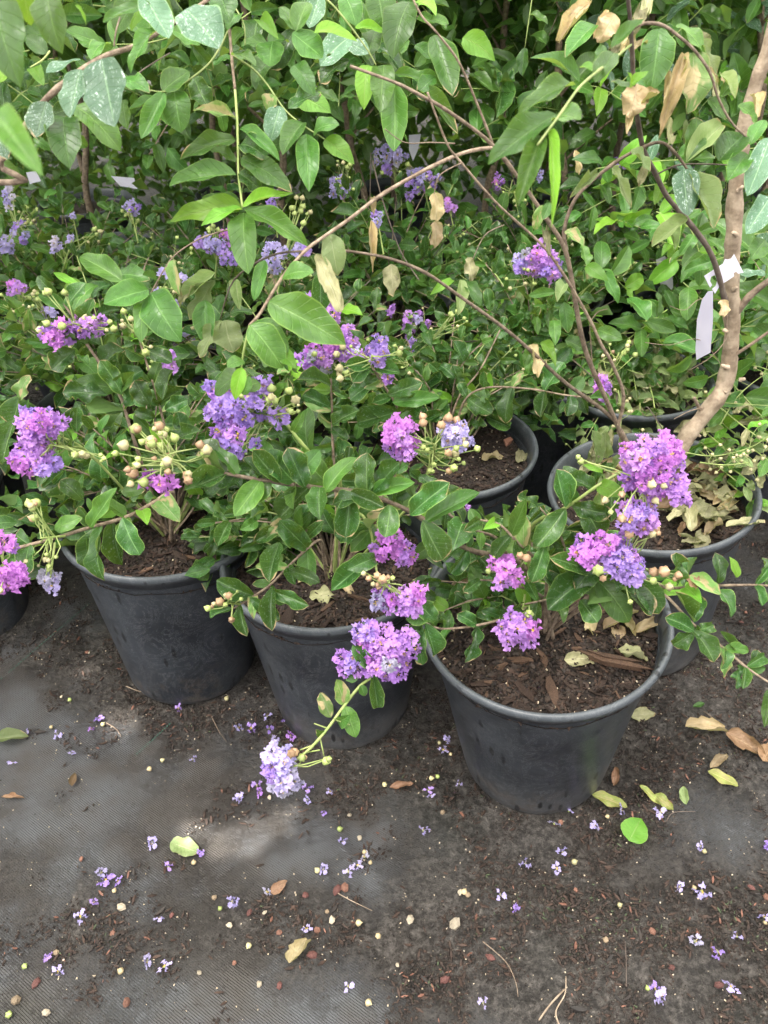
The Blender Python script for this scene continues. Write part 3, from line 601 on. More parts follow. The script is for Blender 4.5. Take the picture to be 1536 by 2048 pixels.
hero(SH['A'], [(1355, 1172, 1352, 1105, 32, 'dark'), (1435, 1167, 1430, 1105, 25, 'dark'), (1475, 1155, 1458, 1113, 22, 'lime'), (1530, 1172, 1525, 1115, 24, 'dark'), (1430, 1178, 1462, 1235, 26, 'dark'), (1380, 1150, 1442, 1190, 30, 'scorch'), (1388, 1262, 1330, 1235, 34, 'dark'), (1388, 1262, 1345, 1290, 34, 'dark'), (1388, 1262, 1428, 1325, 40, 'dark'),
     (1388, 1262, 1428, 1250, 24, 'dark'), (1388, 1245, 1403, 1192, 26, 'dark'), (1385, 1240, 1350, 1183, 22, 'dark'), (1440, 1290, 1447, 1356, 20, 'scorch'), (1480, 1328, 1472, 1378, 22, 'dark'), (1490, 1340, 1532, 1336, 22, 'mid'), (1440, 1262, 1470, 1302, 22, 'dark'), (1540, 1380, 1528, 1455, 26, 'mid'), (1500, 1335, 1516, 1300, 22, 'dark'), (1378, 1150, 1392, 1180, 30, 'brownleaf')], 1.12)
hero(SH['A'], [(740, 990, 800, 925, 46, 'dark'), (735, 988, 735, 905, 45, 'dark'), (820, 1030, 900, 965, 46, 'dark'), (850, 1045, 960, 985, 42, 'mid'), (845, 1040, 885, 1120, 55, 'dark'), (700, 985, 690, 1075, 50, 'dark'), (725, 1000, 665, 1010, 34, 'dark'), (610, 975, 575, 895, 46, 'dark'), (615, 975, 560, 1035, 46, 'dark'), (560, 965, 505, 900, 40, 'dark'),
     (540, 960, 490, 1000, 48, 'mid'), (480, 950, 430, 985, 42, 'dark'), (500, 955, 555, 925, 40, 'dark'), (650, 985, 712, 915, 36, 'mid'), (640, 975, 640, 1040, 40, 'dark'), (740, 985, 830, 965, 34, 'mid'), (780, 1010, 770, 1075, 46, 'dark'), (590, 960, 640, 900, 40, 'mid'), (545, 950, 520, 880, 42, 'mid'), (470, 945, 410, 985, 38, 'dark'), (440, 945, 395, 905, 30, 'scorch'), (700, 985, 770, 1015, 36, 'dark')], 1.09)
fill_shrub('A', 16, .22, .17, n_leaf=3, size=.06, sector=(.5, 3.4), nstuff=60, cx=.0, cy=.03)
# --- B
S = sh_branch('B', D_([(680, 960, 1.25), (640, 925, 1.17), (600, 883, 1.12), (560, 830, 1.10), (523, 783, 1.09)]), .0038, .0018, 'green', 4, .066, f0=.45)
cluster(SH['B'], [(475, 815, 62, 45, 11, 'vio'), (475, 870, 45, 45, 9, 'vio'), (465, 830, 16, 16, 2, 'mag'), (510, 765, 20, 22, 3, 'vio'), (432, 795, 22, 28, 4, 'vio'), (540, 825, 25, 25, 3, 'vio')], 1.10, Pd(545, 850, 1.12), 46, [(540, 795, 65, 14, 10, 21, 0), (575, 815, 30, 14, 7, 19, 0), (450, 790, 20, 12, 3, 22, 0)])
S = sh_branch('B', D_([(666, 900, 1.42), (664, 820, 1.38), (662, 755, 1.35)]), .0032, .002, 'bark', 5, .062, f0=.4, aspect=.42, ang=80)
cluster(SH['B'], [(640, 715, 42, 30, 9, 'pur'), (672, 690, 24, 26, 4, 'pur')], 1.33, Pd(662, 755, 1.35), 40, [(690, 745, 30, 16, 4, 17, 0), (650, 705, 30, 12, 3, 18, 0)])
S = sh_branch('B', D_([(810, 900, 1.38), (800, 828, 1.33), (762, 762, 1.29), (725, 705, 1.27)]), .0036, .002, 'bark', 6, .074, f0=.4, ang=70)
cluster(SH['B'], [(760, 705, 20, 24, 4, 'vio')], 1.28, Pd(740, 735, 1.28), 38, [(795, 705, 10, 10, 3, 19, .1), (700, 700, 20, 10, 2, 18, 0), (685, 745, 16, 12, 2, 20, 0)])
cluster(SH['B'], [(628, 612, 36, 16, 5, 'pur'), (658, 632, 18, 22, 4, 'pur'), (692, 670, 14, 20, 3, 'pur')], 1.42, Pd(700, 740, 1.42), 38, [])
sh_branch('B', D_([(640, 1080, 1.36), (590, 1120, 1.30), (540, 1170, 1.26), (495, 1200, 1.24), (465, 1218, 1.235)]), .0032, .0014, 'bark', 5, .066, f0=.45)
cluster(SH['B'], [], 1.235, Pd(480, 1208, 1.235), 40, [(450, 1218, 34, 26, 8, 22, .45), (470, 1190, 26, 12, 5, 12, 0)])
sh_branch('B', D_([(715, 1030, 1.24), (740, 1060, 1.17), (750, 1120, 1.14), (758, 1172, 1.13)]), .003, .0016, 'green', 2, .07, f0=.6, ang=65)
cluster(SH['B'], [(770, 1200, 22, 18, 4, 'pur'), (822, 1195, 24, 28, 6, 'pur')], 1.12, Pd(757, 1150, 1.13), 44, [(760, 1168, 40, 22, 9, 22, .4), (735, 1148, 10, 8, 1, 24, .5)])
cluster(SH['B'], [(770, 1088, 28, 30, 6, 'mag'), (808, 1108, 20, 16, 4, 'mag')], 1.15, Pd(750, 1050, 1.17), 42, [])
S = sh_branch('B', D_([(850, 1235, 1.22), (800, 1290, 1.17), (755, 1345, 1.15), (720, 1372, 1.14), (688, 1412, 1.13), (655, 1457, 1.12), (622, 1495, 1.115), (592, 1520, 1.11)]), .0026, .0019, 'green', 0, root=False)
cluster(SH['B'], [(770, 1285, 58, 34, 12, 'pur'), (770, 1330, 48, 26, 8, 'pur'), (700, 1322, 22, 26, 5, 'vio'), (815, 1290, 22, 26, 4, 'pur'), (735, 1265, 20, 16, 3, 'vio')], 1.14, Pd(790, 1300, 1.165), 44, [(772, 1290, 8, 10, 2, 24, .6)])
cluster(SH['B'], [(558, 1522, 24, 24, 5, 'lav'), (575, 1562, 30, 24, 6, 'old'), (552, 1545, 16, 22, 3, 'vio')], 1.105, Pd(592, 1520, 1.11), 42, [(580, 1512, 10, 8, 2, 24, .4), (647, 1520, 10, 8, 2, 23, .1), (600, 1515, 8, 6, 2, 22, .2)])
for q in [((655, 1457), (628, 1447)), ((672, 1440), (700, 1450)), ((640, 1475), (648, 1512)), ((628, 1490), (600, 1500)), ((612, 1505), (640, 1500))]:
    branch(SH['B'], [Pd(*q[0], 1.12), Pd(*q[1], 1.115)], .0013, .001, 'green', k=2, sides=4)
hero(SH['B'], [(688, 1408, 672, 1358, 32, 'scorch'), (662, 1435, 640, 1385, 28, 'scorch'), (690, 1412, 712, 1475, 34, 'mid'), (672, 1440, 700, 1430, 26, 'mid'), (722, 1370, 730, 1392, 18, 'mid'), (745, 1345, 755, 1415, 30, 'dark'), (742, 1330, 705, 1290, 30, 'dark'), (715, 1360, 690, 1345, 24, 'mid'), (770, 1330, 745, 1270, 22, 'dark'), (647, 1470, 632, 1458, 18, 'mid'), (850, 1262, 800, 1275, 30, 'dark'), (850, 1245, 870, 1310, 36, 'dark'), (870, 1240, 812, 1240, 40, 'dark'), (870, 1240, 835, 1205, 40, 'dark'), (840, 1240, 845, 1330, 30, 'dark')], 1.13)
hero(SH['B'], [(742, 1060, 668, 1070, 44, 'dark'), (745, 1115, 662, 1182, 42, 'dark'), (560, 1085, 538, 1165, 40, 'dark'), (545, 1175, 545, 1262, 34, 'dark'), (540, 1180, 618, 1212, 30, 'dark'), (580, 1140, 640, 1165, 26, 'dark'), (500, 1195, 560, 1240, 30, 'dark'), (750, 1050, 700, 1105, 40, 'mid')], 1.19)
hero(SH['B'], [(760, 765, 700, 800, 44, 'dark'), (775, 790, 845, 765, 34, 'dark'), (785, 805, 880, 795, 32, 'mid'), (790, 825, 715, 845, 44, 'dark'), (740, 735, 800, 745, 34, 'dark'), (745, 720, 705, 765, 40, 'dark'), (800, 830, 825, 850, 30, 'mid'), (662, 770, 595, 760, 30, 'dark'), (662, 815, 605, 790, 30, 'dark'), (664, 850, 720, 820, 30, 'dark'), (664, 855, 695, 880, 26, 'dark')], 1.3)
cluster(SH['B'], [(800, 872, 36, 32, 8, 'mag'), (815, 905, 22, 14, 3, 'pur'), (915, 872, 24, 32, 7, 'lav')], 1.2, Pd(850, 960, 1.26), 44, [(872, 845, 50, 16, 6, 23, .85), (880, 920, 50, 30, 12, 19, .25), (940, 890, 20, 20, 3, 18, 0)])
sh_branch('B', D_([(820, 1010, 1.3), (850, 960, 1.24), (870, 900, 1.21)]), .003, .0014, 'green', 4, .05, f0=.4)
fill_shrub('B', 34, .25, .20, n_leaf=4, size=.06, sector=(.3, 3.6), nstuff=160, cy=.04, cx=-.02)
# --- C
sh_branch('C', D_([(345, 985, 1.38), (300, 1010, 1.31), (250, 1035, 1.26), (180, 1055, 1.21), (110, 1076, 1.17), (0, 1105, 1.12), (-60, 1120, 1.1)]), .0045, .002, 'bark', 7, .066, f0=.33)
sh_branch('C', D_([(265, 870, 1.42), (235, 780, 1.38), (175, 690, 1.34), (150, 640, 1.33), (114, 590, 1.32)]), .004, .0018, 'bark', 5, .07, f0=.42, ang=62)
cluster(SH['C'], [(125, 655, 30, 24, 5, 'pur'), (180, 648, 30, 22, 5, 'pur'), (105, 668, 20, 16, 3, 'pur')], 1.33, Pd(165, 672, 1.335), 40, [(95, 580, 16, 10, 2, 24, 0), (110, 655, 30, 12, 3, 20, 0), (215, 652, 20, 10, 3, 20, 0), (178, 640, 30, 8, 3, 18, 0), (128, 592, 10, 8, 2, 16, 0)])
sh_branch('C', D_([(335, 880, 1.44), (310, 780, 1.40), (285, 700, 1.38), (268, 635, 1.37)]), .0035, .0016, 'bark', 5, .066, f0=.42)
cluster(SH['C'], [], 1.37, Pd(285, 690, 1.375), 40, [(268, 640, 22, 28, 9, 17, 0), (300, 700, 12, 8, 2, 20, 0)])
cluster(SH['C'], [(335, 722, 20, 16, 4, 'pur')], 1.5, Pd(330, 780, 1.5), 34, [(320, 735, 20, 16, 4, 14, 0)])
cluster(SH['C'], [(85, 848, 46, 26, 9, 'pur'), (68, 880, 30, 24, 5, 'pur'), (62, 918, 34, 24, 7, 'pur'), (90, 930, 22, 20, 3, 'vio')], 1.19, Pd(165, 895, 1.24), 46, [(92, 856, 8, 8, 1, 24, 0), (160, 910, 24, 10, 4, 20, .2), (200, 915, 14, 12, 3, 18, 0)])
sh_branch('C', D_([(230, 960, 1.35), (165, 895, 1.25), (110, 870, 1.2)]), .003, .0014, 'green', 3, .06, f0=.4)
cluster(SH['C'], [], 1.17, Pd(130, 1072, 1.175), 40, [(85, 1022, 26, 22, 7, 23, .25), (85, 1120, 32, 20, 9, 16, 0)])
cluster(SH['C'], [(98, 1162, 24, 16, 4, 'old')], 1.17, Pd(110, 1085, 1.17), 36, [])
hero(SH['C'], [(150, 700, 103, 740, 44, 'dark'), (215, 790, 125, 785, 42, 'dark'), (200, 735, 250, 700, 40, 'dark'), (245, 790, 200, 720, 36, 'dark'), (235, 775, 285, 740, 40, 'dark'), (225, 1040, 245, 1130, 36, 'dark'), (195, 1055, 170, 1135, 46, 'dark', 1.19), (205, 1052, 210, 1162, 30, 'dark', 1.19), (245, 1035, 280, 1110, 44, 'dark', 1.19), (180, 1055, 235, 975, 34, 'mid', 1.2), (110, 1060, 165, 1035, 30, 'mid', 1.17), (245, 985, 290, 980, 30, 'mid', 1.25),
     (165, 1000, 120, 960, 34, 'dark', 1.25), (30, 840, 5, 930, 44, 'dark', 1.3), (40, 790, 25, 850, 44, 'dark', 1.35), (40, 800, 60, 750, 30, 'scorch', 1.35), (300, 810, 270, 760, 40, 'dark'), (325, 800, 345, 740, 36, 'dark'), (330, 820, 375, 800, 32, 'dark'), (290, 700, 345, 725, 34, 'dark')], 1.36)
fill_shrub('C', 44, .30, .30, n_leaf=4, size=.06, sector=(-.2, 4.0), nstuff=260, cy=.03, fl=1, bud_n=2, tone='vio')
# --- K
cluster(SH['K'], [(8, 1150, 40, 26, 8, 'mag'), (12, 1090, 20, 12, 2, 'pur')], 1.12, Pd(0, 1100, 1.13), 44, [(-10, 1175, 20, 10, 2, 18, 0)])
fill_shrub('K', 40, .33, .40, n_leaf=4, size=.06, nstuff=200, fl=2, bud_n=4)
# --- D and the second row
fill_shrub('D', 52, .30, .30, n_leaf=4, size=.06, sector=(.0, 3.7), nstuff=320, cy=.05, bud_n=5, fl=1)
sh_branch('D', D_([(930, 800, 1.7), (975, 775, 1.66), (1060, 778, 1.6), (1130, 790, 1.56), (1180, 795, 1.54)]), .003, .0015, 'bark', 5, .07, f0=.35, ang=80, aspect=.62)
sh_branch('D', D_([(920, 790, 1.75), (960, 740, 1.75), (1000, 660, 1.75)]), .003, .0015, 'bark', 4, .06, f0=.4)
cluster(SH['D'], [(918, 1010, 12, 12, 2, 'vio')], 1.3, Pd(905, 990, 1.32), 34, [])
fill_shrub('I', 46, .33, .40, n_leaf=4, size=.07, nstuff=100, fl=1, bud_n=6, tone='lav')
fill_shrub('J', 46, .34, .42, n_leaf=4, size=.07, nstuff=100, fl=1, bud_n=6, tone='lav')
fill_shrub('L', 40, .34, .42, n_leaf=4, size=.07, nstuff=83, fl=1, bud_n=6, tone='lav')
fill_shrub('H', 50, .33, .36, n_leaf=4, size=.07, nstuff=100, fl=2, bud_n=6)
fill_shrub('U', 46, .36, .40, n_leaf=4, size=.08, nstuff=120, bud_n=3, kind=['mid', 'mid', 'dark', 'lime'])
fill_shrub('G', 44, .28, .16, n_leaf=4, size=.055, kind=['pale', 'litter', 'mid', 'pale'], nstuff=40, bud_n=8, droop=.3)
for i in range(9):
    x_, y_ = R.uniform(1440, 1540), R.uniform(830, 1000); S = sh_branch('G', [Pd(x_ - 60, y_ - 50, 1.75), Pd(x_, y_, 1.62), Pd(x_ + 40, y_ + 30, 1.58)], .002, .001, 'green', 4, .055, ['pale', 'mid', 'litter', 'mid', 'lime'], root=False)
cluster(SH['H'], [(1078, 515, 40, 32, 10, 'pur'), (1100, 540, 26, 20, 5, 'vio'), (1040, 525, 16, 14, 3, 'lav')], 1.95, Pd(1060, 600, 2.0), 34, [(1050, 560, 40, 25, 8, 13, 0)])
cluster(SH['H'], [(1207, 778, 14, 24, 5, 'pur')], 1.7, Pd(1215, 830, 1.75), 30, [])
cluster(SH['H'], [], 1.75, Pd(1200, 790, 1.8), 30, [(1235, 705, 40, 30, 9, 16, .2)])
cluster(SH['D'], [(820, 690, 10, 12, 2, 'vio')], 1.85, Pd(820, 720, 1.85), 26, [(915, 640, 30, 20, 7, 13, 0)])
# --- back rows of flowering shrubs
BR = [('M', -.95, 2.36, 'lav'), ('N', -.45, 2.32, 'lav'), ('P', .05, 2.30, 'pur'), ('Q', .52, 2.42, 'pur'), ('S', 1.02, 2.30, 'vio'), ('T', -1.45, 2.34, 'wht')]
LB = {'M': 'pale lilac crepe myrtle of the third row between the two tagged stems', 'N': 'purple flowered crepe myrtle of the third row behind the hanging leafy stem', 'P': 'lilac flowered crepe myrtle of the third row above the dry hanging leaves',
      'Q': 'leafy crepe myrtle of the third row behind the arching bare branches', 'S': 'bright leaved crepe myrtle of the third row behind the white paper tag', 'T': 'white flowered crepe myrtle of the third row deep in the shade'}
for (k, x, y, tn) in BR:
    POTS[k] = (x, y, 0, 0); make_pot(k, 0, 120, 'deeply shaded black pot under the ' + LB[k].split(' crepe')[0] + ' shrub of the third row'); shrub(k, LB[k])
    fill_shrub(k, 44, .34, .46, n_leaf=4, size=.075, nstuff=70, fl=0, bud_n=5, kind=['dark', 'mid', 'mid', 'dark'])
for (k, bl, d, fs, bd) in [('P', [(782, 318, 40, 28, 8, 'lav'), (768, 300, 24, 14, 3, 'lav')], 2.35, 34, [(790, 345, 40, 20, 8, 13, 0)]), ('P', [(850, 355, 36, 28, 8, 'lav'), (830, 380, 26, 22, 5, 'vio')], 2.3, 34, [(845, 370, 30, 20, 8, 13, 0)]),
        ('P', [(680, 372, 24, 30, 8, 'lav')], 2.2, 30, [(690, 345, 20, 18, 5, 13, 0)]), ('P', [(902, 410, 14, 20, 4, 'pur')], 2.15, 30, []), ('N', [(420, 485, 34, 20, 7, 'lav'), (455, 510, 26, 28, 7, 'vio'), (458, 470, 14, 12, 3, 'mag')], 1.95, 34, [(425, 462, 30, 8, 5, 14, 0)]),
        ('N', [(545, 515, 24, 34, 8, 'lav'), (590, 500, 30, 12, 4, 'lav')], 1.9, 34, [(600, 420, 20, 34, 9, 16, 0)]), ('N', [(545, 405, 18, 26, 5, 'vio'), (555, 440, 16, 14, 3, 'pur')], 2.1, 32, []), ('M', [(266, 415, 16, 16, 5, 'lav')], 2.2, 28, [(260, 430, 26, 20, 8, 11, 0)]),
        ('M', [(110, 488, 14, 22, 4, 'wht'), (135, 480, 12, 8, 2, 'wht')], 2.1, 26, [(200, 465, 16, 10, 3, 12, 0)]), ('T', [(20, 395, 18, 24, 5, 'wht'), (45, 465, 22, 24, 5, 'lav'), (10, 490, 18, 24, 6, 'lav')], 2.2, 28, [(60, 440, 30, 30, 8, 11, 0)]),
        ('J', [(30, 577, 24, 20, 6, 'pur')], 1.75, 32, [(55, 600, 20, 20, 5, 12, 0)]), ('J', [(97, 625, 20, 16, 4, 'lav')], 1.8, 30, [(85, 600, 20, 10, 7, 12, 0)]), ('Q', [(996, 365, 14, 16, 4, 'pur'), (1080, 352, 10, 8, 2, 'lav')], 2.3, 26, []), ('S', [(1238, 328, 18, 22, 5, 'vio')], 2.3, 26, []),
        ('P', [(757, 438, 12, 16, 3, 'lav')], 2.0, 28, []), ('N', [(150, 430, 8, 8, 1, 'lav')], 2.2, 24, [])]:
    cluster(SH[k], [(x_, y_, rx_ * .9, ry_ * .9, n_, t_) for x_, y_, rx_, ry_, n_, t_ in bl], d, Pd(bl[0][0] + 10, bl[0][1] + 70, d + .03), fs * .72, bd)
# ------------------------------------------------------------------ trees
TR = {}
def tree_root(k, pos, label, h=1.9, lean=(0, 0), r=.012, leaves=0, kinds=('mid', 'mid', 'mid', 'lime'), size=.085, low=.35, limbs=7, mass_n=0, spread=.35, mat='bark', face=None):
    b = thing('crepe_myrtle_tree', label, 'tree', pos, 'standard crepe myrtle trees'); TR[k] = b; c = Vector(pos)
    T_ = [c - Vector((0, 0, .03))]; n = 6
    for i in range(1, n + 1): f = i / n; T_.append(c + Vector((lean[0] * f + .03 * math.sin(i * 2 + pos[0] * 9), lean[1] * f + .03 * math.cos(i * 1.7 + pos[0] * 5), (h - c.z) * f)))
    S = branch(b, T_, r, r * .45, mat, 'trunk', 8, .2)
    cnt = 0
    for i in range(limbs):
        f = low + (1 - low) * (i + R.random()) / limbs; p, t = path_at(S, min(.98, f)); a = R.uniform(0, 6.283) if not face else R.uniform(*face); L = spread * R.uniform(.7, 1.3)
        d = Vector((math.cos(a), math.sin(a), 0)); e1 = p + d * L * .5 + Vector((0, 0, L * .4)); e2 = p + d * L + Vector((0, 0, L * .38)) + rv(.03); e3 = p + d * L * 1.35 + Vector((0, 0, L * R.uniform(-.25, .5))) + rv(.03)
        SL = branch(b, [p, e1, e2, e3], r * .38, .0012, 'bark', k=4, sides=5, name='limb')
        nl = max(1, leaves // limbs // 5)
        leaves_along(b, SL, nl * 2, size, list(kinds), .25, 1, .46)
        for s in range(3):
            q, tt = path_at(SL, R.uniform(.3, .95)); dd = (rv(1) + Vector((0, -.2, -.1)) + tt).normalized(); z = q + dd * L * R.uniform(.35, .7)
            S2 = branch(b, [q, q.lerp(z, .5) + Vector((0, 0, .02)), z - Vector((0, 0, .03))], .0016, .0009, 'green', k=3, sides=4, name='shoot')
            leaves_along(b, S2, nl, size, list(kinds), .1, 1, .46)
    cm = []
    for i in range(650 if not face else 0):
        a = R.uniform(0, 6.283); q = .5 * math.sqrt(R.random()); L = size * R.uniform(.7, 1.15)
        cm.append((R.randrange(5), frame(Vector((c.x + math.cos(a) * q, c.y + math.sin(a) * q, R.uniform(1.42, 2.15))), rv(1) + Vector((0, 0, -.5)), AISLE + rv(.5), L * .48, L, L)))
    if cm: mass('added_crown_shade', LOW['mid'], cm, LM['mid'], b)  # leaf mass added above the view to shade the back rows
    if mass_n:
        xf = []
        for i in range(mass_n):
            f = R.uniform(low, 1); p, _t = path_at(S, f); a = R.uniform(0, 6.283); q = spread * 1.2 * math.sqrt(R.random()); p = p + Vector((math.cos(a) * q, math.sin(a) * q, R.gauss(.05, .08))); L = size * R.uniform(.6, 1.1)
            xf.append((R.randrange(5), frame(p, rv(1) + Vector((0, 0, -.5)), AISLE + rv(.5), L * .48, L, L)))
        mass('leaves', LOW['mid'], xf, LM['mid'], b)
    return b
BACK = [(-1.50, 2.95, 'with a white tag on its stem behind the white flowered shrub', 'a'), (-1.02, 3.02, 'with a slender bare brown stem behind the hanging leafy stem', 'b'), (-.55, 3.05, 'standing behind the paired purple heads of the third row', 'c'), (-.05, 2.92, 'behind the lilac heads and the long hanging leaf', 'd'),
        (.42, 3.0, 'seen through the gap above the dry hanging leaves', 'e'), (.9, 2.9, 'bright leaved behind the arching bare branch', 'f'), (1.4, 2.95, 'behind the upper part of the thick trunk', 'g'),
        (-1.3, 3.7, 'in the fourth row in the darkest corner', 'h'), (-.6, 3.75, 'in the fourth row beyond the dark gap', 'i'), (.1, 3.7, 'in the fourth row beyond the middle of the bed', 'j'), (.8, 3.75, 'in the fourth row beyond the bright foliage', 'k'), (1.6, 3.7, 'in the fourth row beyond the thick trunk', 'l'), (-.28, 2.62, 'small, its crown filling the top centre of the bed', 'm'), (1.15, 2.55, 'leafy and low behind the white paper tag', 'n'), (.62, 2.65, 'with pale glossy leaves beside the dry hanging leaves', 'o')]
for (x, y, lab, k) in BACK:
    kk = 'T' + k; POTS[kk] = (x, y, 0, 0); make_pot(kk, 0, 60, 'shaded pot of the tree ' + ' '.join(lab.split()[:10]), None)
    dark = k in 'abchi'
    tree_root(kk, potp(kk, 0, 0), 'crepe myrtle tree ' + lab, R.uniform(1.7, 2.0), (R.uniform(-.1, .1), R.uniform(-.12, .05)), .013, 170 if not dark else 110, ('mid', 'mid', 'dark', 'mid') if dark else (('mid', 'mid', 'dusty', 'lime', 'mid') if k in 'fgno' else ('mid', 'mid', 'mid', 'dark')), .095, .42 if dark else (.22 if k in 'no' else .33), 9, 300 if y < 3.3 else 900, .34 if k != 'm' else .3)
# the tree of the far left pot, its branches arching over the front rows
b = thing('crepe_myrtle_tree', 'crepe myrtle tree reaching in from the side with big chalky leaves near the camera', 'tree', (-1.18, 1.18, .38), 'standard crepe myrtle trees'); TK = b
POTS['X'] = (-1.42, 1.25, 0, 0); make_pot('X', 0, 100, 'black pot outside the picture edge holding the tree with big chalky leaves')
b.location = potp('X', 0, 0); WL[b] = b.location.copy()
S = branch(b, [WL[b] - Vector((0, 0, .02)), Vector((-1.38, 1.2, .8)), Vector((-1.30, 1.12, 1.2)), Vector((-1.22, 1.05, 1.6)), Vector((-1.2, 1.0, 1.95))], .017, .007, 'trunk', 'trunk', 8, .2)
def tk(L, r0, r1, mat='bark', n=0, size=.09, kinds=('mid',), y=False, start=None, **kw):
    P = [start] if start else []; P += [Pd(*p) for p in L]; S_ = branch(TK, P, r0 * .8, r1 * .8, mat)
    if n: leaves_along(TK, S_, n, size, list(kinds), kw.pop('f0', .1), .98, kw.pop('aspect', .5), **kw)
    return S_
tk([(-70, 365, .90), (0, 322, .87), (95, 195, .84), (200, 118, .82), (270, 92, .83), (320, 62, .84), (380, 25, .86), (430, -12, .88)], .0050, .0028, start=Vector((-1.3, 1.12, 1.2)))
tk([(195, -160, 1.0), (330, -120, 1.0), (440, -60, 1.0), (457, 45, .99), (463, 110, .985), (470, 180, .98)], .0032, .0022, start=Vector((-1.22, 1.05, 1.6)))
tk([(470, 180, .98), (474, 240, .98), (476, 300, .98), (477, 350, .98), (485, 415, .98)], .0023, .0016, 'green')
tk([(463, 110, .985), (505, 137, .99), (535, 170, 1.0), (550, 192, 1.0), (572, 222, 1.0), (605, 250, 1.0), (650, 279, 1.0)], .0019, .0013, 'green')
tk([(456, 62, .99), (440, 95, .985), (415, 130, .98), (370, 165, .97), (330, 183, .96), (300, 181, .955)], .0018, .0012, 'green')
tk([(228, 92, .83), (232, 62, .83), (240, 35, .84)], .0014, .001); tk([(272, 150, .95), (300, 130, .96), (340, 106, .98)], .0012, .0008, 'dark'); tk([(470, 15, .99), (488, 50, .99), (490, 90, .99)], .0015, .001, 'green')
tk([(100, 102, .9), (85, 120, .9), (60, 135, .9)], .0014, .001, 'green')
hero(TK, [(-10, -30, 42, 175, 95, 'mid', .60), (95, -20, 125, 108, 62, 'mid', .62), (45, -30, 62, 52, 46, 'lime', .62), (-12, 224, 86, 352, 58, 'mid', .40), (203, 118, 230, 254, 90, 'dusty', .78), (160, 138, 140, 236, 56, 'dusty', .78), (372, 18, 438, 98, 88, 'dusty', .82), (288, -12, 338, 77, 62, 'dusty', .80),
    (300, 6, 205, 45, 30, 'mid', .8), (318, 58, 262, 148, 36, 'mid', .8), (92, 203, 72, 275, 60, 'dusty', .8), (122, 232, 90, 282, 32, 'mid', .82), (128, 234, 140, 338, 64, 'mid', .82), (150, 212, 242, 303, 60, 'mid', .86), (246, 200, 256, 260, 30, 'mid', .88), (248, 160, 300, 186, 36, 'mid', .9), (328, 184, 282, 278, 38, 'mid', .96),
    (348, 178, 362, 266, 58, 'mid', .97), (388, 152, 415, 210, 46, 'dark', 1.0), (325, 182, 378, 142, 50, 'mid', .96), (2, 320, 46, 366, 25, 'mid', .9), (202, 90, 130, 62, 35, 'mid', 1.0), (95, 107, 52, 73, 34, 'mid', .92), (66, 135, 88, 172, 28, 'lime', .92), (160, 118, 92, 146, 40, 'dusty', .9), (440, -12, 460, 46, 56, 'mid', .96),
    (272, 0, 232, 68, 60, 'mid', .85), (300, -10, 262, 62, 50, 'lime', .87), (-5, 255, 15, 320, 34, 'dusty', .8), (0, 165, 18, 140, 26, 'lime', .8), (150, 10, 172, 52, 20, 'lime', .7), (270, 120, 320, 95, 26, 'mid', .85), (215, 85, 182, 120, 40, 'mid', .85), (345, 60, 400, 90, 40, 'mid', .95), (255, 40, 300, 80, 46, 'mid', .95),
    (480, 30, 455, 62, 30, 'mid', 1.0), (490, 60, 465, 90, 26, 'mid', 1.0)], .85)
hero(TK, [(473, 238, 384, 221, 20, 'scorch'), (472, 280, 360, 320, 38, 'mid'), (473, 350, 338, 373, 50, 'mid'), (472, 325, 415, 300, 26, 'mid'), (481, 257, 560, 323, 30, 'mid'), (481, 317, 584, 384, 46, 'mid'), (480, 290, 537, 320, 42, 'dark'), (485, 415, 340, 444, 46, 'lime'), (484, 418, 402, 452, 32, 'lime'), (485, 414, 587, 386, 24, 'lime'),
    (490, 420, 616, 494, 42, 'mid'), (487, 425, 497, 549, 56, 'mid'), (478, 398, 400, 402, 26, 'mid'), (476, 345, 520, 380, 40, 'dark'), (465, 110, 512, 132, 30, 'mid')], .98)
hero(TK, [(650, 278, 709, 329, 40, 'lime'), (613, 268, 618, 384, 46, 'mid'), (606, 245, 565, 311, 42, 'mid'), (627, 266, 679, 250, 42, 'mid'), (560, 212, 540, 284, 46, 'dusty'), (588, 130, 630, 193, 38, 'mid'), (576, 217, 641, 187, 40, 'dark'), (592, 190, 662, 226, 70, 'lime', 1.06), (546, 82, 540, 133, 58, 'mid'), (585, 66, 646, 116, 62, 'mid'), (590, 60, 560, 14, 32, 'mid'), (592, 62, 616, 4, 42, 'mid'),
    (628, 66, 716, 84, 34, 'lime'), (520, 40, 558, 80, 30, 'lime'), (550, 190, 535, 222, 36, 'scorch'), (630, 180, 678, 206, 22, 'mid'), (548, 120, 510, 165, 44, 'mid', 1.1)], 1.0)
for (tr, cx_, cy_, cz_, rr_, n_) in ((TK, -1.05, 1.75, 1.95, .62, 1500),):
    mass('added_crown_shade', LOW['mid'], [(R.randrange(5), frame(Vector((cx_, cy_, cz_)) + Vector((R.gauss(0, rr_ * .5), R.gauss(0, rr_ * .4), R.gauss(0, .12))), rv(1) + Vector((0, 0, -.4)), AISLE + rv(.5), .045, .09, .09)) for _ in range(n_)], LM['mid'], tr)  # unseen leaves added overhead to darken the rows below this tree
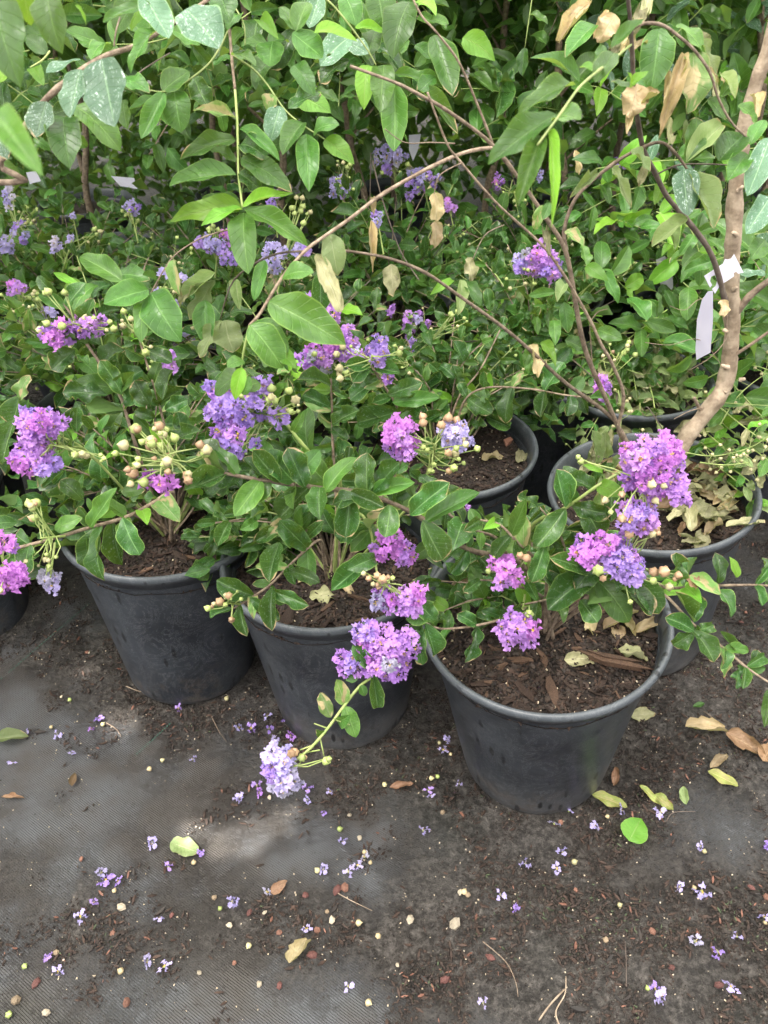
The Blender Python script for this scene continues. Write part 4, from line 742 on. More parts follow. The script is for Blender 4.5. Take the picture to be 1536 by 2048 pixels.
# the thick trunked tree in the right pot
POSE = potp('E', 0, .0)
TE = thing('crepe_myrtle_tree', 'thick tan trunked crepe myrtle with arching half bare branches and a white paper tag', 'tree', POSE, 'standard crepe myrtle trees')
def Y_(L): return [Py(*p) for p in L]
TRK = Y_([(1345, 925, 1.30), (1362, 895, 1.31), (1385, 858, 1.32), (1432, 800, 1.34), (1455, 745, 1.35), (1462, 690, 1.35), (1464, 620, 1.35), (1464, 540, 1.35), (1468, 440, 1.35), (1482, 300, 1.35), (1505, 190, 1.35), (1538, 90, 1.35), (1570, -40, 1.35)])
branch(TE, TRK, .0175, .0105, 'trunk', 'trunk', 14, .22, 9)
for (x_, y_, dx, dy) in ((1455, 735, -22, -8), (1448, 660, 14, 10), (1480, 760, 20, -4), (1436, 815, -20, -12), (1405, 850, -16, 12), (1392, 868, 20, 10), (1466, 580, 16, -10), (1473, 470, -14, -10), (1478, 380, 14, -14), (1445, 780, 18, 12), (1372, 890, -14, -12)):
    q = Py(x_, y_, 1.335); branch(TE, [q, q + (Py(x_ + dx, y_ + dy, 1.32) - q) * .5], .0045, .0030, 'trunk', 'branch_stub', 6, .3, 3)
BR0 = Py(1240, 860, 1.28)
def te(L, r0, r1, mat='bark', n=0, size=.08, kinds=('mid',), start=None, dd=False, name='branch', **kw):
    P = ([start] if start else []) + (D_(L) if dd else Y_(L)); S_ = branch(TE, P, r0 * .7, r1 * .72, mat, name)
    if n: leaves_along(TE, S_, n, size, list(kinds), kw.pop('f0', .1), .98, kw.pop('aspect', .48), **kw)
    return S_
te([(1305, 985, 1.30), (1270, 920, 1.28), (1240, 862, 1.26)], .010, .009, 'bark', name='limb')
te([(1240, 862, 1.26), (1215, 805, 1.25), (1172, 705, 1.22), (1152, 610, 1.2), (1132, 505, 1.19), (1098, 445, 1.18), (1050, 375, 1.17), (985, 290, 1.15), (900, 225, 1.12), (840, 190, 1.1), (790, 165, 1.1), (700, 132, 1.1)], .0068, .0026, name='limb')
te([(1133, 500, 1.19), (1128, 465, 1.19), (1140, 420, 1.19), (1165, 380, 1.19), (1230, 325, 1.2), (1285, 295, 1.2), (1320, 285, 1.2), (1345, 300, 1.2), (1372, 335, 1.2), (1385, 365, 1.2)], .0045, .0026)
te([(1237, 850, 1.25), (1247, 790, 1.24), (1224, 727, 1.22), (1203, 690, 1.21), (1180, 640, 1.2), (1140, 570, 1.18), (1093, 500, 1.16), (1033, 443, 1.14), (987, 400, 1.12), (918, 320, 1.1), (893, 285, 1.09), (855, 185, 1.07)], .0048, .0018)
te([(1232, 845, 1.26), (1200, 815, 1.25), (1130, 765, 1.22), (1060, 700, 1.2), (1000, 650, 1.18), (930, 600, 1.16), (850, 545, 1.13), (770, 515, 1.11), (680, 500, 1.1)], .0058, .0026)
te([(1225, 830, 1.26), (1195, 760, 1.24), (1170, 710, 1.23)], .003, .0015); te([(1185, 745, 1.23), (1182, 690, 1.23), (1180, 650, 1.22), (1195, 625, 1.22), (1215, 618, 1.21)], .0016, .0009)
te([(985, 295, 1.15), (930, 305, 1.12), (860, 335, 1.08), (770, 385, 1.05), (700, 437, 1.02), (650, 472, 1.0), (610, 502, .98), (562, 558, .96), (520, 627, .94), (499, 650, .93)], .0042, .0026)
te([(499, 650, .93), (487, 705, .92), (483, 750, .92), (487, 790, .92)], .0022, .0014, 'green')
te([(468, 457, 1.2), (432, 466, 1.18), (395, 480, 1.16), (350, 510, 1.14), (325, 545, 1.12), (303, 585, 1.1), (292, 620, 1.1)], .0019, .0013); te([(610, 502, .98), (540, 512, 1.02), (468, 560, 1.06), (440, 640, 1.08)], .0022, .0012, 'dark')
te([(1452, 610, 1.33), (1424, 512, 1.30), (1374, 440, 1.27), (1334, 393, 1.25), (1307, 340, 1.23), (1287, 300, 1.21), (1274, 230, 1.18), (1268, 180, 1.15), (1262, 60, 1.1), (1254, -20, 1.06)], .0070, .0034, 'dark', name='limb')
te([(1462, 640, 1.345), (1500, 592, 1.34), (1550, 552, 1.33)], .0105, .008, 'bark', name='limb'); te([(1466, 712, 1.345), (1500, 690, 1.33), (1550, 655, 1.32)], .005, .004)
te([(1262, 60, 1.1), (1287, 47, 1.1), (1324, 50, 1.1), (1357, 72, 1.1), (1390, 102, 1.1), (1420, 145, 1.1), (1437, 197, 1.1), (1467, 250, 1.1), (1514, 290, 1.1)], .0034, .0018)
te([(1317, 347, 1.23), (1357, 330, 1.22), (1410, 328, 1.21), (1457, 330, 1.2)], .002, .0012, 'dark'); te([(1262, 90, 1.1), (1225, 120, .95), (1190, 147, .8), (1157, 177, .75), (1117, 233, .72), (1075, 290, .7)], .0024, .0014, 'green')
te([(818, -20, 1.1), (842, 30, 1.1), (873, 65, 1.1), (918, 125, 1.12), (955, 210, 1.14), (985, 285, 1.15)], .0018, .0024)
te([(622, -20, 1.1), (660, 5, 1.1), (700, 52, 1.1), (735, 100, 1.1), (752, 130, 1.1)], .0018, .0012, 'green')
te([(910, 287, 1.1), (860, 285, 1.1), (810, 285, 1.09), (770, 258, 1.08)], .0015, .0008); te([(1008, 450, 1.14), (970, 470, 1.12), (945, 520, 1.1)], .0012, .0008); te([(925, 325, 1.1), (880, 350, 1.09), (868, 388, 1.09)], .0013, .0009); te([(742, 305, 1.3), (740, 400, 1.3)], .0012, .0009, 'dark'); te([(745, 320, 1.3), (765, 400, 1.28), (800, 500, 1.26), (838, 560, 1.2)], .0016, .0012, 'dark')
te([(1448, 738, 1.35), (1400, 680, 1.3), (1340, 690, 1.28), (1290, 685, 1.28)], .001, .0007); te([(1445, 600, 1.34), (1400, 598, 1.3), (1370, 620, 1.29), (1340, 612, 1.28)], .001, .0007); te([(1455, 630, 1.34), (1450, 680, 1.33), (1420, 715, 1.32), (1380, 740, 1.31)], .0014, .0008)
te([(1410, 815, 1.33), (1380, 822, 1.31), (1348, 838, 1.3)], .0016, .0009); te([(1400, 820, 1.33), (1393, 805, 1.32), (1388, 795, 1.32)], .005, .004); te([(1300, 870, 1.32), (1335, 880, 1.31), (1300, 820, 1.36), (1290, 815, 1.38)], .0022, .0015, 'dark')
te([(1440, 805, 1.34), (1480, 808, 1.3), (1550, 812, 1.28)], .0014, .0009, 'green')
hero(TE, [(755, -15, 765, 58, 64, 'mid'), (820, 3, 786, 119, 66, 'mid'), (832, 3, 872, 32, 36, 'lime'), (868, 70, 905, 192, 56, 'mid'), (768, 130, 760, 226, 50, 'mid'), (790, 170, 788, 304, 54, 'mid'), (735, 130, 728, 221, 42, 'lime'), (790, 147, 902, 183, 30, 'mid'), (835, 176, 916, 268, 30, 'mid'), (690, -10, 712, 52, 46, 'mid'), (925, 76, 990, 123, 44, 'lime'), (640, -10, 618, 56, 42, 'dusty'), (700, 120, 640, 166, 46, 'dark'),
    (700, 74, 640, 132, 54, 'dusty'), (695, 85, 737, 108, 44, 'dusty'), (710, 55, 777, 66, 20, 'lime'), (860, 40, 898, 48, 24, 'mid'), (870, 155, 835, 188, 34, 'mid', 1.15), (752, 60, 735, 120, 40, 'mid', 1.2), (830, 90, 862, 118, 30, 'mid', 1.2)], 1.16)
hero(TE, [(1150, 170, 1033, 240, 42, 'mid', .72), (1112, 228, 976, 330, 60, 'mid', .70), (1083, 272, 1035, 413, 42, 'mid', .70), (1098, 258, 1103, 457, 22, 'lime', .70), (1110, 235, 1162, 240, 56, 'mid', .7), (1190, 165, 1228, 106, 44, 'mid', .75), (1222, 96, 1288, 38, 26, 'mid', .72), (1258, 175, 1222, 163, 24, 'mid', .8), (1262, 172, 1297, 142, 20, 'lime', .8), (1258, 174, 1254, 144, 13, 'lime', .8),
    (1190, 148, 1205, 90, 28, 'mid', .8), (1160, 135, 1200, 150, 22, 'lime', .8)], .72)
hero(TE, [(1318, 58, 1300, 187, 66, 'mid'), (1385, 105, 1375, 228, 64, 'scorch'), (1368, 108, 1316, 282, 46, 'dry'), (1275, 168, 1258, 238, 56, 'dry'), (1320, 185, 1262, 225, 40, 'dry'), (1230, 28, 1195, 87, 46, 'dry'), (1182, 5, 1118, 88, 36, 'dry'), (1245, 90, 1308, 98, 22, 'dry'), (1352, 50, 1410, 116, 34, 'mid'), (1400, 75, 1435, 152, 26, 'pale'), (1372, 325, 1446, 250, 44, 'pale'), (1372, 325, 1392, 235, 44, 'mid'), (1437, 322, 1490, 268, 58, 'mid'),
    (1540, 275, 1494, 392, 52, 'dusty'), (1416, 198, 1452, 240, 42, 'mid'), (1475, 212, 1512, 250, 36, 'mid'), (1440, 150, 1470, 198, 26, 'pale'), (1495, 308, 1455, 362, 42, 'mid'), (1378, 348, 1427, 458, 50, 'pale'), (1367, 338, 1376, 432, 52, 'dusty'), (1375, 435, 1303, 494, 34, 'pale'), (1205, 328, 1143, 320, 28, 'mid'), (1195, 345, 1138, 398, 18, 'pale'), (1130, 462, 1168, 494, 24, 'scorch'), (1540, 395, 1492, 468, 52, 'dusty'), (1225, 335, 1262, 418, 18, 'pale'), (1285, 20, 1262, 70, 30, 'litter'), (1250, 60, 1240, 110, 20, 'dry'),
    (1190, 50, 1130, 116, 42, 'mid'), (1160, 165, 1060, 116, 30, 'mid'), (1085, 410, 1070, 460, 22, 'scorch'), (1100, 405, 1085, 440, 20, 'mid'), (1440, 195, 1478, 150, 24, 'mid'), (1500, 290, 1530, 240, 30, 'mid'), (1530, 480, 1500, 520, 40, 'mid')], 1.02)
hero(TE, [(538, 603, 692, 690, 78, 'mid', .93, .0), (500, 650, 566, 737, 64, 'mid', .93), (503, 647, 577, 705, 52, 'mid', .96), (565, 555, 628, 545, 44, 'mid', .95), (530, 520, 508, 602, 26, 'mid', .98), (660, 468, 675, 552, 46, 'pale', 1.0), (632, 508, 682, 624, 38, 'litter', 1.0), (640, 540, 640, 622, 42, 'dark', 1.1), (565, 708, 594, 738, 30, 'lime', .95), (485, 745, 430, 790, 50, 'mid', .98), (486, 780, 520, 765, 36, 'mid', .98), (484, 735, 470, 800, 30, 'lime', .95), (486, 720, 455, 735, 30, 'mid', .98), (487, 790, 500, 752, 24, 'mid', .98)], .95, nrm=AISLE)
hero(TE, [(297, 580, 207, 608, 56, 'mid'), (303, 585, 363, 684, 74, 'mid'), (293, 597, 283, 686, 34, 'mid'), (315, 560, 285, 550, 24, 'mid'), (245, 562, 160, 513, 46, 'mid', 1.5), (195, 570, 147, 622, 44, 'mid', 1.5), (160, 575, 106, 545, 17, 'lime', 1.5), (160, 562, 130, 592, 30, 'lime', 1.5), (235, 550, 300, 560, 40, 'mid', 1.6),
    (430, 545, 365, 602, 32, 'pale'), (440, 640, 400, 716, 32, 'pale'), (450, 640, 468, 705, 62, 'pale'), (345, 520, 360, 592, 24, 'scorch'), (395, 560, 360, 615, 22, 'litter'), (430, 560, 380, 640, 40, 'pale'), (410, 600, 415, 690, 44, 'mid'), (470, 560, 480, 620, 24, 'pale')], 1.12)
hero(TE, [(868, 385, 873, 447, 36, 'dry'), (870, 443, 870, 498, 32, 'dry'), (742, 440, 745, 545, 20, 'dry'), (782, 528, 787, 592, 38, 'litter'), (745, 395, 748, 430, 22, 'dry'), (935, 515, 945, 565, 28, 'litter'), (922, 560, 915, 632, 24, 'pale'), (932, 565, 962, 612, 26, 'mid'), (905, 560, 860, 590, 20, 'lime'), (1058, 690, 1076, 757, 24, 'dry'), (1060, 690, 1048, 735, 20, 'mid'), (1085, 683, 1112, 735, 20, 'lime'), (1108, 640, 1110, 692, 24, 'mid'), (1128, 605, 1136, 667, 28, 'mid'),
    (1130, 568, 1114, 604, 26, 'pale'), (1110, 583, 1057, 592, 20, 'mid'), (1130, 680, 1170, 700, 36, 'mid'), (1195, 660, 1245, 680, 28, 'mid'), (1442, 600, 1448, 635, 26, 'dry')], 1.33)
hero(TE, [(1215, 20, 1185, 80, 26, 'dry'), (1300, -10, 1285, 45, 24, 'litter'), (1345, 150, 1330, 215, 24, 'dry'), (1408, 120, 1432, 170, 22, 'dry'), (1425, 165, 1436, 215, 18, 'litter'), (1238, 75, 1222, 120, 22, 'litter'), (1262, 225, 1252, 268, 22, 'dry'), (1150, 300, 1158, 350, 16, 'dry'),
    (1330, 240, 1345, 290, 22, 'litter'), (1290, 330, 1278, 372, 20, 'litter'), (1400, 60, 1420, 105, 20, 'litter'), (1500, 190, 1512, 240, 24, 'dry'), (1090, 460, 1098, 510, 16, 'litter'), (1378, 250, 1368, 290, 20, 'pale'), (1260, 300, 1300, 345, 22, 'pale'), (1335, 450, 1350, 500, 20, 'pale'), (1445, 150, 1452, 190, 18, 'dry')], 1.05)
# more of the crown overhead and to the side, beyond the frame
for (x, y, z, n) in [(1.25, 1.3, 1.55, 8), (.9, 1.25, 1.7, 5), (1.45, 1.5, 1.3, 6)]:
    S = branch(TE, [TRK[-2], TRK[-2].lerp(Vector((x, y, z)), .6) + Vector((0, 0, .08)), Vector((x, y, z))], .005, .0016, 'bark'); leaves_along(TE, S, n, .09, 'mid', .3, 1)
# filler shoots of the upper crown between the traced ones, further in
def free_shoots(par, boxes, mat='green'):
    for (x0, y0, x1, y1, d0, d1, n, nl, sz, kinds) in boxes:
        for _ in range(n):
            p = Pd(R.uniform(x0, x1), R.uniform(y0, y1), R.uniform(d0, d1)); a = R.uniform(0, 6.28); L = R.uniform(.12, .26)
            u = Vector((math.cos(a), math.sin(a) * .6, R.uniform(-.6, .6))).normalized(); S = branch(par, [p - u * L * .5, p + rv(.01), p + u * L * .5 - Vector((0, 0, .03))], .0016, .0009, mat, k=3, sides=4, name='shoot')
            leaves_along(par, S, nl, sz, list(kinds), .05, 1, .46)
free_shoots(TE, [(880, -40, 1120, 260, 2.1, 2.8, 9, 4, .095, ('mid', 'mid', 'dark')), (1100, -40, 1536, 330, 1.9, 2.6, 14, 4, .095, ('mid', 'mid', 'lime', 'dusty')), (1150, 380, 1420, 560, 1.7, 2.1, 8, 4, .09, ('mid', 'mid', 'lime')), (1480, 420, 1560, 620, 1.5, 1.8, 3, 3, .1, ('mid', 'dusty'))])
free_shoots(TK, [(-20, -40, 420, 200, 1.3, 2.0, 12, 4, .085, ('mid', 'mid', 'dark')), (440, -40, 900, 200, 1.5, 2.3, 14, 4, .09, ('mid', 'mid', 'dark'))])
free_shoots(SH['S'], [(1240, 600, 1450, 800, 1.85, 2.0, 7, 3, .10, ('mid', 'mid')), (1480, 640, 1560, 800, 1.5, 1.8, 4, 3, .1, ('mid',))])
# tag tied to the trunk and the tags further back
PAPER = MAT('tag_paper_lilac_white', C(.62, .60, .74), .6, C(.66, .64, .76), 20)
def tag(label, strip, th=.0006):
    """a paper tag: outlines in the picture plane of its place, given thickness"""
    c = strip[0][0]; o = thing('plant_tag', label, 'tag', c, 'paper tags on stems')
    for i, (nm, ring) in enumerate(zip(('loop_head', 'tail'), strip)):
        n = (ring[1] - ring[0]).cross(ring[2] - ring[0]).normalized(); V = [p - c for p in ring] + [p - c + n * th for p in ring]; k = len(ring)
        F = [tuple(range(k))[::-1], tuple(range(k, 2 * k))] + [(j, (j + 1) % k, k + (j + 1) % k, k + j) for j in range(k)]
        part(nm, mesh_from('tag', V, F, None, [PAPER], False), o)
    return o
def yr(L, y): return [Py(px, py, y) for px, py in L]
head = [(1408, 552), (1446, 527), (1450, 518), (1456, 519), (1462, 517), (1468, 508), (1487, 545), (1476, 547), (1472, 543), (1467, 546), (1468, 552), (1452, 563), (1440, 570), (1430, 587), (1424, 578), (1431, 572), (1434, 562), (1430, 550), (1422, 553), (1420, 562), (1424, 570), (1420, 575)]
tail = [(1426, 582), (1426, 640), (1421, 705), (1393, 720), (1391, 700), (1394, 640), (1404, 600), (1416, 583)]
tg = tag('lilac white paper tag looped round the thick tan trunk, its tail hanging down', [yr(head, 1.318), yr(tail, 1.30)])
for (lab, L, y) in [('white tag on the shaded stem beyond the white flowered shrub', [(52, 345), (72, 342), (82, 362), (60, 368)], 2.9), ('white tag on a stem just above the lilac flower heads', [(818, 270), (842, 268), (836, 300), (826, 322), (818, 300)], 2.75), ('pale tag hanging low in the leaves behind the arching branch', [(1312, 520), (1330, 512), (1345, 545), (1348, 600), (1330, 590), (1318, 560)], 2.2), ('dim lilac tag deep in the dark gap behind the hanging leafy stem', [(222, 352), (268, 356), (275, 378), (240, 372)], 3.0)]:
    tag(lab, [yr(L, y)])
def chipbox(x0, x1, y0, y1, z0, z1):
    V = [(x, y, z) for z in (z0, z1) for x, y in ((x0, y0), (x1, y0), (x1, y1), (x0, y1))]
    return V, [(3, 2, 1, 0), (4, 5, 6, 7), (0, 1, 5, 4), (1, 2, 6, 5), (2, 3, 7, 6), (3, 0, 4, 7)]
# ------------------------------------------------------------------ far foliage, a mass beyond the last row
xf = []
for i in range(34000):
    x = R.uniform(-4.5, 4.5); y = 4.3 + abs(R.gauss(0, .7)); z = R.uniform(.0, 2.9) + .25 * math.sin(x * 3); L = R.uniform(.07, .12)
    xf.append((R.randrange(5), frame(Vector((x, y, z)), rv(1) + Vector((0, 0, -.4)), AISLE + rv(.6), L * .48, L, L)))
mass('far_foliage', LOW['mid'], xf, LM['mid'])
SCREENM = MAT('screen_dark_green', C(.010, .022, .016), .8, C(.02, .035, .025), 30)
fn = thing('added_horizon_screen', 'dark green screen added behind the last trees to block the bright horizon', 'added screen', (0, 5.9, 0))  # panel and posts added to block the bright horizon and darken the rear
part('screen_panel', mesh_from('screen_panel', *chipbox(-7, 7, 5.895, 5.9, .02, 2.6), None, [SCREENM], False), fn)
for i in range(8): part('post', mesh_from('post', *chipbox(-7 + 2 * i - .03, -7 + 2 * i + .03, 5.83, 5.892, 0, 2.7), None, [MAT('post_grey', C(.2, .2, .2), .5)], False), fn)
xf = []
for i in range(1300):  # leafy undergrowth between the back rows
    x = R.uniform(-2.6, 2.6); y = R.uniform(2.45, 3.9); z = abs(R.gauss(.25, .25)); L = R.uniform(.05, .09)
    xf.append((R.randrange(5), frame(Vector((x, y, z + .1)), rv(1) + Vector((0, 0, -.2)), AISLE + rv(.6), L * .5, L, L)))
mass('undergrowth', LOW['dark'], xf, LM['dark'])
# ------------------------------------------------------------------ withered leaves on the soil
def lay(name_label, cat, p, L, wd, kind, ang=None, lift=.004, group=None, tiltj=.25, lay_on=None):
    a = R.uniform(0, 6.283) if ang is None else ang; t = Vector((math.cos(a), math.sin(a), R.gauss(0, .08))); n = Vector((R.gauss(0, tiltj), R.gauss(0, tiltj), 1))
    b0 = p + Vector((0, 0, lift)) - t * L * .5; me = R.choice(LEAF[kind]); o = thing('fallen_leaf', name_label, cat, b0, group, me); o.matrix_world = frame(b0, t, n, wd, L, L * .8); return o
def inpot(k, px, py): # the soil point of pot k seen at this pixel
    p = Pz(px, py, PH - .055); q = POTO[k][1].inverted() @ p; q.z = 0
    if q.xy.length > .18: q = q * (.18 / q.xy.length)
    return potp(k, q.x, q.y)
def pxl(n, k=None): return n
for (px, py, L, wd, kd, an, lab) in [(1165, 1332, .068, .03, 'litter', .1, 'olive dry leaf lying flat in the middle of the soil nearest the camera'), (1258, 1330, .06, .03, 'litter', -.5, 'cupped olive leaf beside the splinter on the soil nearest the camera'), (1235, 1265, .075, .028, 'dry', .5, 'long curled tan leaf on the soil under the big glossy leaves'),
        (1230, 1285, .04, .03, 'dry', 1.4, 'small twisted tan leaf below the long curled tan leaf'), (1255, 1275, .06, .022, 'dry', 1.6, 'narrow upright brown leaf on the soil nearest the camera'), (1300, 1278, .07, .028, 'dry', .5, 'tan leaf curled against the inner rim of the nearest pot'), (1085, 1262, .055, .04, 'litter', .2, 'ragged olive leaf half hidden under the purple head of the nearest pot'),
        (900, 1170, .055, .035, 'dry', .1, 'tan leaf by the inner rim, first leaf inside the nearest pot'), (1175, 1270, .05, .02, 'dry', 1.8, 'thin pale brown leaf at the stem foot of the nearest pot')]:
    lay(lab, 'leaf', inpot('A', px, py), L, wd, kd, an)
for (px, py, L, wd, kd, an, lab) in [(648, 1197, .055, .035, 'litter', .2, 'crumpled olive leaf in the middle of the soil of the middle front pot'), (645, 1135, .06, .03, 'litter', -.2, 'dry leaf in the shade at the back of the middle front pot'), (520, 1118, .05, .03, 'dry', 2.5, 'tan leaf beside the inner rim of the middle front pot'), (690, 1180, .05, .02, 'dry', -.6, 'narrow tan leaf under the hanging green leaf of the middle front pot'), (610, 1165, .035, .02, 'dry', .8, 'small tan leaf scrap under the glossy leaf of the middle front pot')]:
    lay(lab, 'leaf', inpot('B', px, py), L, wd, kd, an)
for (px, py, L, wd, kd, an, lab) in [(985, 920, .055, .03, 'dry', .2, 'tan leaf lying beside the red wood block'), (1045, 918, .06, .03, 'litter', 1.2, 'olive and tan leaf leaning on the inner rim near the red wood block'), (320, 1050, .06, .03, 'brownleaf', .3, 'brown leaf in the shade on the soil of the water-marked pot')]:
    lay(lab, 'leaf', inpot('D' if px > 600 else 'C', px, py), L, wd, kd, an)
lay('broad olive leaf hanging over the rim of the pot with the tan trunk', 'leaf', Pz(1490, 1050, PH + .012), .085, .04, 'litter', .2)
# the wood block
b = thing('wood_block', 'small red wood block lying on the soil of the pot behind the front row', 'wood block', inpot('D', 1015, 890) + Vector((0, 0, .008)))
V, F, _ = chip(77, 1, 1.1, .8); part('block', mesh_from('block', V, F, None, [MAT('wood_red', C(.22, .10, .07), .8, C(.3, .15, .1), 60)], False), b, Matrix.Translation(WL[b]) @ Matrix.Diagonal((.022, .02, .02, 1)))
b = thing('wood_splinter', 'long brown wood splinter on the soil of the pot nearest the camera', 'splinter', inpot('A', 1228, 1348) + Vector((0, 0, .010)))
V, F, _ = chip(78, 1, .2, .12); part('shard', mesh_from('shard', V, F, None, [BCHIPL], False), b, Matrix.Translation(WL[b]) @ Matrix.Rotation(-.45, 4, 'Z') @ Matrix.Diagonal((.11, .08, .08, 1)))
part('shard', mesh_from('shard', V, F, None, [BCHIPL], False), b, Matrix.Translation(WL[b] + Vector((.0, .007, .004))) @ Matrix.Rotation(-.38, 4, 'Z') @ Matrix.Diagonal((.08, .05, .06, 1)))
for i in range(95):
    a = R.uniform(-1.3, 2.3); q = .17 * math.sqrt(R.random()); p = potp('E', math.cos(a) * q, math.sin(a) * q, R.uniform(.002, .03)); kd = R.choice(['litter'] * 4 + ['dry', 'brownleaf'])
    lay('withered leaf in the pale heap round the thick tan trunk' if kd == 'litter' else ('brown dead leaf among the pale heap round the thick tan trunk' if kd == 'brownleaf' else 'tan curled leaf among the pale heap round the thick tan trunk'), 'leaf', p, R.uniform(.045, .075), R.uniform(.022, .036), kd, group='withered leaves on the soil of the thick trunked tree', tiltj=.5)
lay('big brown curled leaf on top of the pale heap round the thick tan trunk', 'leaf', inpot('E', 1490, 985) + Vector((0, 0, .035)), .085, .038, 'brownleaf', .3)
lay('pale olive leaf lying over the back rim of the pot with the thick tan trunk', 'leaf', Pz(1440, 897, PH + .01), .08, .035, 'litter', .1)
for i in range(26):
    a = R.uniform(-3.1, 0); q = .17 * math.sqrt(R.random()); p = potp('G', math.cos(a) * q, math.sin(a) * q, R.uniform(.002, .03))
    lay('withered leaf fallen on the soil behind the thick tan trunk', 'leaf', p, R.uniform(.045, .07), R.uniform(.022, .036), R.choice(['litter', 'litter', 'pale']), group='withered leaves on the soil behind the thick trunk', tiltj=.5)
# seed heads on thin stalks over that soil
def seed_head(label, pts, n, d):
    o = thing('withered_flower_stalk', label, 'dry stalk', Pd(*pts[0], d), 'dry seed heads by the thick trunk'); P = [Pd(x, y, d) for x, y in pts]; S = branch(o, P, .0014, .0009, 'green', 'stalk', 4)
    for i in range(n):
        p, t = path_at(S, R.uniform(.2, 1)); q = p + rv(.014); branch(o, [p, p.lerp(q, .5) + rv(.002), q], .0007, .0006, 'green', 'stalk', 3, k=1)
        part('capsule', BUD['cream'], o, frame(q, rv(1).cross(q - p), q - p, .0065, .0065, .0065))
seed_head('dry seed head leaning from the soil beside the thick tan trunk', [(1370, 905), (1430, 912), (1500, 895), (1540, 870)], 16, 1.45)
seed_head('cream capsules on a thin stalk just beyond the thick tan trunk', [(1440, 850), (1470, 800), (1500, 770), (1535, 745)], 14, 1.6)
seed_head('seed head with cream capsules over the pot edge by the picture edge', [(1400, 925), (1450, 930), (1500, 925)], 14, 1.42)
seed_head('dry capsules clinging to the dark stem fork of the bare branches', [(1240, 860), (1243, 820), (1236, 780)], 10, 1.50)
wl = TE   # drooping withered leaves round the stem fork
for i in range(26):
    p = Pd(R.uniform(1180, 1270), R.uniform(850, 950), R.uniform(1.5, 1.62)); leaf(wl, p, p + Vector((R.gauss(0, .015), R.gauss(0, .01), -R.uniform(.03, .06))), R.uniform(.014, .024), R.choice(['pale', 'litter', 'dark', 'pale']))
# ------------------------------------------------------------------ things fallen on the ground cloth
def gp(px, py, dz=.0):
    p = Pz(px, py); return Vector((p.x, p.y, gz(p.x, p.y) + dz))
for (px, py, L, wd, kd, an, lab) in [(372, 1702, .062, .036, 'pale', -.35, 'pale green leaf lying between the sun patches and a purple blossom'), (28, 1483, .07, .03, 'pale', .1, 'pale green torn leaf at the cloth edge with two blossoms to its side'), (806, 1578, .055, .014, 'brownleaf', .15, 'thin arched brown leaf just in front of the gap between two pots'),
        (1268, 1667, .055, .05, 'lime', .9, 'bright green torn leaf lying in front of the nearest pot'), (1218, 1610, .07, .026, 'yellow', -.35, 'pale green leaf with a brown tip touching the nearest pot base'), (1325, 1612, .045, .022, 'yellow', -1.0, 'yellow and orange leaf beside a purple blossom in the mud'), (1298, 1598, .05, .02, 'yellow', -.9, 'green narrow leaf leaning on the yellow and orange leaf'),
        (1367, 1598, .04, .018, 'pale', 1.4, 'small pale leaf standing upright in the mud'), (1443, 1565, .06, .025, 'yellow', -.6, 'green leaf with brown patches below a mottled tan leaf'), (1435, 1530, .05, .03, 'dry', .5, 'mottled tan leaf resting on a green leaf in the mud'), (1408, 1465, .085, .04, 'dry', -.1, 'large crumpled tan leaf, broadest one in the mud'), (1490, 1500, .09, .045, 'brownleaf', -.8, 'glossy brown leaf with pale folds in the mud'),
        (1535, 1510, .07, .04, 'brownleaf', .8, 'brown leaf cut by the picture edge beside the glossy brown leaf'), (1283, 1437, .055, .032, 'litter', .1, 'olive wrinkled leaf beside the right flank of the nearest pot'), (1395, 1418, .03, .012, 'mid', .3, 'small fresh green leaf on bare mud'), (1228, 1560, .05, .02, 'brownleaf', 1.2, 'dark brown leaf pressed against the nearest pot base'),
        (1135, 1000, .06, .03, 'litter', 0, ''), (150, 1565, .035, .016, 'brownleaf', 1.7, 'small pointed tan leaf among bark crumbs near the cloth edge'), (600, 1910, .05, .035, 'dry', .9, 'crumpled yellow tan leaf beside a red pebble'), (560, 1780, .035, .02, 'brownleaf', .6, 'orange brown leaf scrap among dark crumbs'), (30, 1602, .05, .014, 'brownleaf', -.1, 'thin dark red leaf near the picture edge'), (425, 1740, .03, .01, 'pale', .4, '')]:
    if lab: lay(lab, 'leaf', gp(px, py), L, wd, kd, an, .006)
